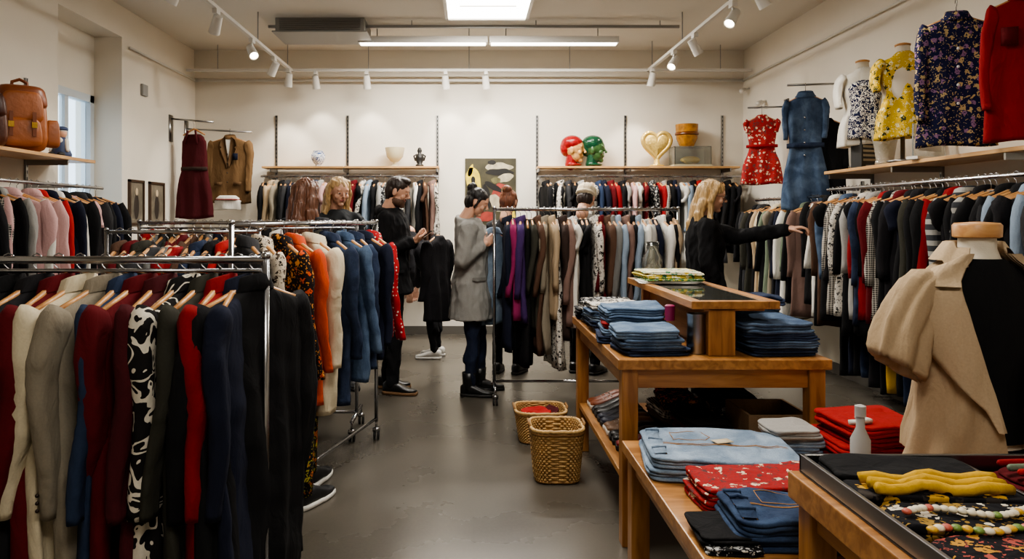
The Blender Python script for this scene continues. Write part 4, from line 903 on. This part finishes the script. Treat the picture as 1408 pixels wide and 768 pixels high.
WK=pbr('wicker',(188,152,98),.6,bump=.3,bscale=90,var=.25,vscale=25); WK2=pbr('wicker_dark',(140,102,58),.6,bump=.3,bscale=90,var=.25,vscale=25)
def basket(x,y,sx,sy,h,fill=None):
    p=empty('wicker_basket'); m=MB(); n=120; rows=22
    def R(f,off,z,row,amp=.005):
        return [V(((sx/2*f+off+amp*math.sin(j*2*pi/n*30+pi*row))*spow(math.cos(2*pi*j/n),.5)+x,(sy/2*f+off+amp*math.sin(j*2*pi/n*30+pi*row))*spow(math.sin(2*pi*j/n),.5)+y,z)) for j in range(n)]
    for i in range(rows):
        u=(i+.5)/rows; f=.82+.18*u; base=R(f,0,.008+(h-.012)*u,i)
        hh=(h/rows)*.62; rings=[]
        for q in range(6):
            a=2*pi*q/6; rings.append([V((x+(b.x-x)*(1+.006*math.cos(a)/(sx/2)),y+(b.y-y)*(1+.006*math.cos(a)/(sy/2)),b.z+hh*math.sin(a))) for b in base])
        rings.append(rings[0]); m.add(LOFT(rings,cap=False),WK if i%2 else pbr('wicker_mid',(172,134,82),.6,var=.25,vscale=25))
    for j in range(30):
        a=2*pi*(j+.5)/30
        pp=[(sx/2*f*spow(math.cos(a),.5)+x,sy/2*f*spow(math.sin(a),.5)+y,z) for f,z in ((.82,.005),(1.0,h))]
        m.add(TUBE(pp,.0045,6),WK2)
    m.add(LOFT([R(.02,0,.004,0,0),R(.81,0,.004,0,0),R(.81,0,.012,0,0),R(.02,0,.012,0,0)],cap=False),WK2)
    for z,o,rr in ((h,.003,.010),(h*.94,.004,.007),(.012,-.026,.008)):
        m.add(TUBE([((sx/2+o)*spow(math.cos(t),.5)+x,(sy/2+o)*spow(math.sin(t),.5)+y,z+.002*math.sin(t*40)) for t in [2*pi*j/120 for j in range(121)]],rr,8),WK2 if z<h else WK)
    for s in (-1,1): m.add(TUBE([(x+s*(sx/2),y-.05,h-.01),(x+s*(sx/2+.012),y-.045,h+.02),(x+s*(sx/2+.012),y+.045,h+.02),(x+s*(sx/2),y+.05,h-.01)],.007,8),WK2)
    m.obj('basket_body',p)
    if fill:
        m=MB()
        for i,k in enumerate(fill):
            layer(m,(x+(-.03 if i%2 else .03),y+(.03 if i%3 else -.03),h*.5+i*.022),sx*.6,sy*.6,.03,k,i*37,60+i,60+i,.05,e=3)
        m.obj('basket_contents',p)
basket(.48,4.02,.28,.28,.29,[G('black2'),G('brown')])
basket(.46,4.72,.32,.30,.2,[G('black'),G('red'),G('mar'),G('bred')])

# bench
table('low_wooden_bench',.64,1.95,1.985,3.05,.50,.075,.045,.07)
zb=.501
ST=pbr('orange_thread',(170,124,74),.7)
def jeans(x,y,sx,sy,mat,yaw,gs,name,h=.05,lay=2,detail=True):
    m=MB(); z=0
    for i in range(lay):
        folded(m,(x,y,zb+z),sx*(1-.03*i),sy*(1-.03*i),h,mat,yaw+i*2,gs,gs+i*3,.008+.014*i,3); z+=h*1.02
    if detail:
        amp=.008+.014*(lay-1); M=T(x,y,0)@RZ(yaw)
        def S(a,b,dz=.002):
            p=M@V((a,b,0)); return V((p.x,p.y,zb+z-h*.02+amp*hfield(p.x,p.y,gs)+dz))
        def line(a,b,n=26,rr=.0013,mt=ST):
            m.add(TUBE([S(a[0]+(b[0]-a[0])*i/n,a[1]+(b[1]-a[1])*i/n) for i in range(n+1)],rr,5),mt)
        X,Y=sx*.45,sy*.40
        line((-X,-Y*.2),(X,-Y*.1)); line((-X,-Y*.26),(X,-Y*.16))
        rs=[[S(-X+.0,-Y+2*Y*i/20,.004) for i in range(21)],[S(-X+.045,-Y+2*Y*i/20,.006) for i in range(21)],[S(-X+.047,-Y+2*Y*i/20,.001) for i in range(21)]]
        m.add(LOFT(rs,cap=False,closed=False),mat); line((-X+.043,-Y),(-X+.043,Y)); line((-X+.004,-Y),(-X+.004,Y))
        for q in (-.6,.1,.75): m.add(TUBE([S(-X-.002,Y*q,.006),S(-X+.02,Y*q,.009),S(-X+.05,Y*q,.006)],.005,6),mat)
        for a,b in (((-X+.09,Y*.05),(-X+.09,Y*.8)),((-X+.09,Y*.8),(-X+.21,Y*.75)),((-X+.21,Y*.75),(-X+.235,Y*.42)),((-X+.235,Y*.42),(-X+.21,Y*.08)),((-X+.21,Y*.08),(-X+.09,Y*.05))): line(a,b,12)
        c=S(.02,0,.006); m.add(BOX(-.035,.035,-.022,.022,0,.002),pbr('price_tag',(206,192,162),.7),T(*c)@RZ(25+yaw))
    return m.obj(name)
jeans(.93,2.73,.55,.42,G('lden'),-8,71,'folded_jeans',.042)
jeans(.98,2.40,.50,.24,G('rfl'),4,74,'folded_floral_shirt',.04,2,False)
jeans(1.0,2.135,.50,.26,cloth((38,52,78),'denim',(62,80,108)),-4,77,'folded_jeans',.045)
m=MB(); pile(m,(.745,2.10,zb),.17,.2,[G('wb'),G('black')],.022,0,79); m.obj('folded_black_shirt')
m=MB(); pile(m,(1.29,2.92,zb),.20,.2,[G('mden'),G('lden'),G('lgrey')],.035,0,81); m.obj('folded_jeans')
m=MB(); zt_=pile(m,(1.56,2.84,zb),.34,.34,[G('red'),G('bred'),G('red'),G('bred')],.04,6,82); m.add(TUBE([(1.42,2.72,zt_+.006),(1.45,2.70,zt_+.014),(1.5,2.72,zt_+.012),(1.48,2.78,zt_+.01)],.010,8),G('white')); m.obj('folded_red_sweater')
lathe_obj('white_spray_bottle',(1.345,2.5,zb),[(.028,0),(.032,.01),(.032,.17),(.014,.21),(.014,.25),(.018,.25),(.018,.285),(.005,.29)],pbr('bottle_white',(170,172,170),.35))

# front table with tray
table('wooden_counter_table',.86,2.1,.95,1.965,.75,.07,.07,.06)
p=empty('black_display_tray'); m=MB(); TB=pbr('tray_black',(28,28,30),.35,.3); x0,x1,y0,y1=.885,2.08,.97,1.95
m.add(BOX(x0,x1,y0,y1,.751,.757),TB)
for bx in ((x0,x1,y0,y0+.012,.757,.80),(x0,x1,y1-.012,y1,.757,.80),(x0,x0+.012,y0,y1,.757,.80),(x1-.012,x1,y0,y1,.757,.80),(1.3,1.31,y0,y1,.757,.785)): m.add(BOX(*bx),METAL)
m.obj('tray_body',p,bevel=.002,smooth=False)
zt=.758
KD=cloth((24,24,28),'floral',(208,200,184),(150,120,60),sc=20); KC=cloth((26,24,28),'floral',(184,136,60),(166,84,74),sc=22)
def fold_t(name,x,y,sx,sy,h,mat,yaw,seed,lay=2,amp=.012):
    m=MB(); folded(m,(x,y,zt),sx,sy,h,mat,yaw,seed,seed,amp,lay); return m.obj(name)
fold_t('folded_black_shirt',1.09,1.85,.36,.16,.045,G('black'),-4,91,3)
fold_t('folded_dark_red_shirt',1.66,1.84,.6,.15,.025,G('dred'),0,93)
m=MB()
for i in range(4): m.add(CAP((1.36,1.86-i*.035,.805),(1.62,1.88-i*.04,.805),.009,.009),[G('red'),G('sage'),G('bred'),G('dred')][i])
m.obj('colored_pencils')
fold_t('folded_patterned_scarf',1.09,1.70,.38,.12,.04,cloth((26,26,30),'floral',(200,156,60),(60,54,50),sc=16),-5,95,3)
m=MB(); YS=cloth((196,156,54),'dots',(60,44,30),sc=24)
for i in range(3): m.add(TUBE([(.93+.035*q,1.735-.035*i-.010*math.sin(q*.9+i),.812+.006*math.sin(q*1.7+i)) for q in range(10)],.013,10),YS)
m.obj('yellow_scarf')
fold_t('folded_dotted_scarf',1.10,1.545,.39,.14,.04,KD,-4,96)
fold_t('folded_patterned_scarf',1.10,1.37,.39,.18,.04,KC,3,97)
fold_t('folded_patterned_scarf',1.10,1.16,.39,.2,.04,KD,-3,100)
fold_t('folded_black_shirt',1.55,1.62,.44,.26,.04,G('navy'),4,98,3)
fold_t('folded_patterned_scarf',1.55,1.30,.44,.3,.035,cloth((80,30,34),'floral',(30,26,26),(180,162,130),sc=18),-6,99)
m=MB(); rr=random.Random(5); BD=[pbr('bead_cream',(216,206,182),.4),pbr('bead_yellow',(204,160,50),.4),pbr('bead_coral',(186,92,76),.4),pbr('bead_green',(110,136,66),.4)]
for i in range(24):
    u=i/23; m.add(E((.93+.34*u,1.545+.02*math.sin(u*9),.808),(.010,.010,.007),10,8),BD[0 if i%4 else rr.randrange(4)])
for i in range(20):
    u=i/19; m.add(E((.93+.34*u,1.46+.01*math.sin(u*14),.806),(.011,.011,.007),10,8),BD[rr.randrange(4)])
m.obj('bead_necklace')

# ================================================================= FOREGROUND MANNEQUIN WITH BEIGE COAT
p=empty('mannequin_in_beige_coat'); mx,my=1.69,2.42; M=T(mx,my,.03)@RZ(186)
CT=cloth((172,150,122)); CT2=cloth((140,120,96)); CT3=cloth((186,164,136))
m=MB(); pr=[(.16,.11,.66),(.145,.1,.85),(.16,.12,1.02),(.175,.115,1.12),(.165,.10,1.19),(.12,.085,1.235),(.065,.065,1.27),(.055,.055,1.30),(.054,.054,1.335)]
m.add(LOFT([[(a*math.cos(2*pi*j/36),b_*math.sin(2*pi*j/36),c) for j in range(36)] for a,b_,c in pr]),BUST,M)
m.add(LATHE((0,0,1.335),[(.062,0),(.07,.004),(.071,.042),(.064,.05),(.01,.054)],36),HWOOD,M)
m.add(LATHE((0,0,.471),[(.13,0),(.13,.015),(.02,.03),(.018,.2)]),METAL,M); m.obj('bust_form',p,angle=60)
m=MB(); pr=[(.168,.118,.68),(.155,.108,.85),(.168,.128,1.02),(.182,.122,1.12),(.168,.105,1.19),(.125,.09,1.235),(.075,.074,1.268)]
m.add(LOFT([[(a*math.cos(2*pi*j/36),b_*math.sin(2*pi*j/36),c) for j in range(36)] for a,b_,c in pr],cap=False),G('black'),M); m.obj('black_top',p)
m=MB(); lv=[(1.285,.085,.082,44),(1.262,.105,.094,46),(1.24,.14,.105,46),(1.20,.185,.120,44),(1.17,.20,.13,42),(1.14,.205,.138,40),(1.10,.205,.143,37),(1.05,.203,.148,34),(1.0,.201,.15,30),(.95,.20,.150,26),(.90,.198,.151,22),(.85,.198,.152,18),(.80,.205,.155,15),(.74,.218,.160,13),(.68,.23,.166,11),(.62,.24,.17,10)]
outer=[];inner=[];n=120
for z,a,b_,g in lv:
    ro=[];ri=[]
    for j in range(n):
        th=math.radians(g)+(2*pi-2*math.radians(g))*j/(n-1)
        dz=max(0,1.15-z)
        w=.012*noise.noise(V((math.sin(th)*3,math.cos(th)*3,z*5)))+dz*(.030*(1-2*abs(math.sin(th*4.5+z*3+noise.noise(V((th,z*3,2)))*2))))+.009*noise.noise(V((math.sin(th)*7,math.cos(th)*7,z*14)))
        ro.append(((a+w)*math.sin(th),(b_+w)*math.cos(th),z)); ri.append(((a+w-.007)*math.sin(th),(b_+w-.007)*math.cos(th),z))
    outer.append(ro);inner.append(ri)
m.add(LOFT(outer,cap=False,closed=False),CT,M); m.add(LOFT(inner,cap=False,closed=False),CT2,M)
for sd in (1,-1):
    def pt(i,dj): return V(outer[i][dj if sd==1 else n-1-dj])
    wid=[6,10,16,26,34,30,26,23,20,16,12,8,4,2]
    A_=[]
    for i in range(len(wid)):
        row=[]
        for q in range(7):
            u=q/6; P0=pt(i,int(round(wid[i]*u))); nrm=V((P0.x,P0.y,0)).normalized()
            row.append(P0+nrm*(.008+.026*math.sin(min(1,u*1.5)*pi/2)*(1-.1*u)))
        e=row[-1]; nrm=V((e.x,e.y,0)).normalized(); row.append(e-nrm*.008); row.append(V(row[3])-nrm*.012)
        A_.append(row)
    m.add(LOFT(A_[4:],cap=False,closed=False),CT3,M)
    up=[r_[:] for r_ in A_[:4]]+[[v_+V((0,0,.012)) for v_ in A_[4][:5]]+[A_[4][4]+V((0,0,.012))]*4]
    m.add(LOFT(up,cap=False,closed=False),CT3,M)
rs=[]
for zz,rr_ in ((1.262,.115),(1.30,.090),(1.325,.086),(1.322,.096),(1.285,.122),(1.262,.138)):
    rs.append([((rr_)*math.sin(t),(rr_*.92)*math.cos(t)-.006,zz-.02*(1 if abs(t-pi)>1.8 else 0)) for t in [math.radians(48)+math.radians(264)*j/40 for j in range(41)]])
m.add(LOFT(rs,cap=False,closed=False),CT3,M)
for sd in (-1,1):
    path=[(.12,1.205,.05),(.16,1.195,.070),(.19,1.165,.080),(.215,1.12,.084),(.237,1.07,.088),(.257,1.02,.092),(.272,.97,.095),(.284,.93,.095),(.288,.91,.090),(.28,.92,.08),(.25,1.03,.065)]
    rs=[]
    for i,(x,z,rr_) in enumerate(path):
        a=V((0,1,0)); b_=V((.83,0,.55)); ring=[]
        for j in range(72):
            t=2*pi*j/72; g=min(1,max(0,(i-1)/4))
            w=rr_*(1+g*.15*(1-2*abs(math.sin(t*3.5+i*.15+sd)))+.05*g*math.sin(t*3+1))+.012*noise.noise(V((math.cos(t)*4,math.sin(t)*4,i*.5)))
            q=V((x,0,z))+a*w*.85*math.cos(t)+b_*w*math.sin(t); ring.append((sd*q.x,q.y,q.z))
        rs.append(ring)
    m.add(LOFT(rs,cap=False),CT,M)
m.obj('beige_coat',p)

# ================================================================= SMALL FLOOR ITEMS
m=MB(); VB=pbr('skate_black',(26,26,28),.6)
for i,(x,y,yw) in enumerate(((-.80,3.62,-25),(-.84,3.9,-15))): shoe(m,T(x,y,0)@RZ(yw),VB,SHW,.09,.27,lace=LACE)
m.obj('pair_of_sneakers')
m=MB()
for i,(x,y) in enumerate(((-.81,3.59),(-.85,3.87))): m.add(LOFT([[(x+(.05-.012*(1-z))*math.cos(2*pi*j/18),y+.05*math.sin(2*pi*j/18),.07+.47*z) for j in range(18)] for z in (0,.2,.4,.6,.8,1)]),cloth((26,24,26),'floral',(194,110,50),(180,170,60),sc=30))
m.obj('patterned_leggings')
m=MB()
for x in (1.0,1.12): shoe(m,T(x,5.45,0)@RZ(200),pbr('boot_grey',(110,110,106),.6),SOLEB,.09,.26)
m.obj('pair_of_shoes')

# ================================================================= WORLD, CAMERA
w=bpy.data.worlds.new('daylight'); scene.world=w; w.use_nodes=True; bg=w.node_tree.nodes['Background']
bg.inputs[0].default_value=(.68,.82,1,1); bg.inputs[1].default_value=4.0
cam=bpy.data.cameras.new('camera'); co=bpy.data.objects.new('camera',cam); link(co)
cam.sensor_width=36; cam.lens=1000/1408*36; cam.shift_x=(704-645)/1408; cam.shift_y=-(384-300)/1408
co.location=(0,0,1.43); co.rotation_euler=(math.radians(90),0,0); cam.clip_start=.05
scene.camera=co
try:
    scene.view_settings.look='AgX - Medium High Contrast'
except Exception as ex: print(ex)
scene.view_settings.exposure=0.0
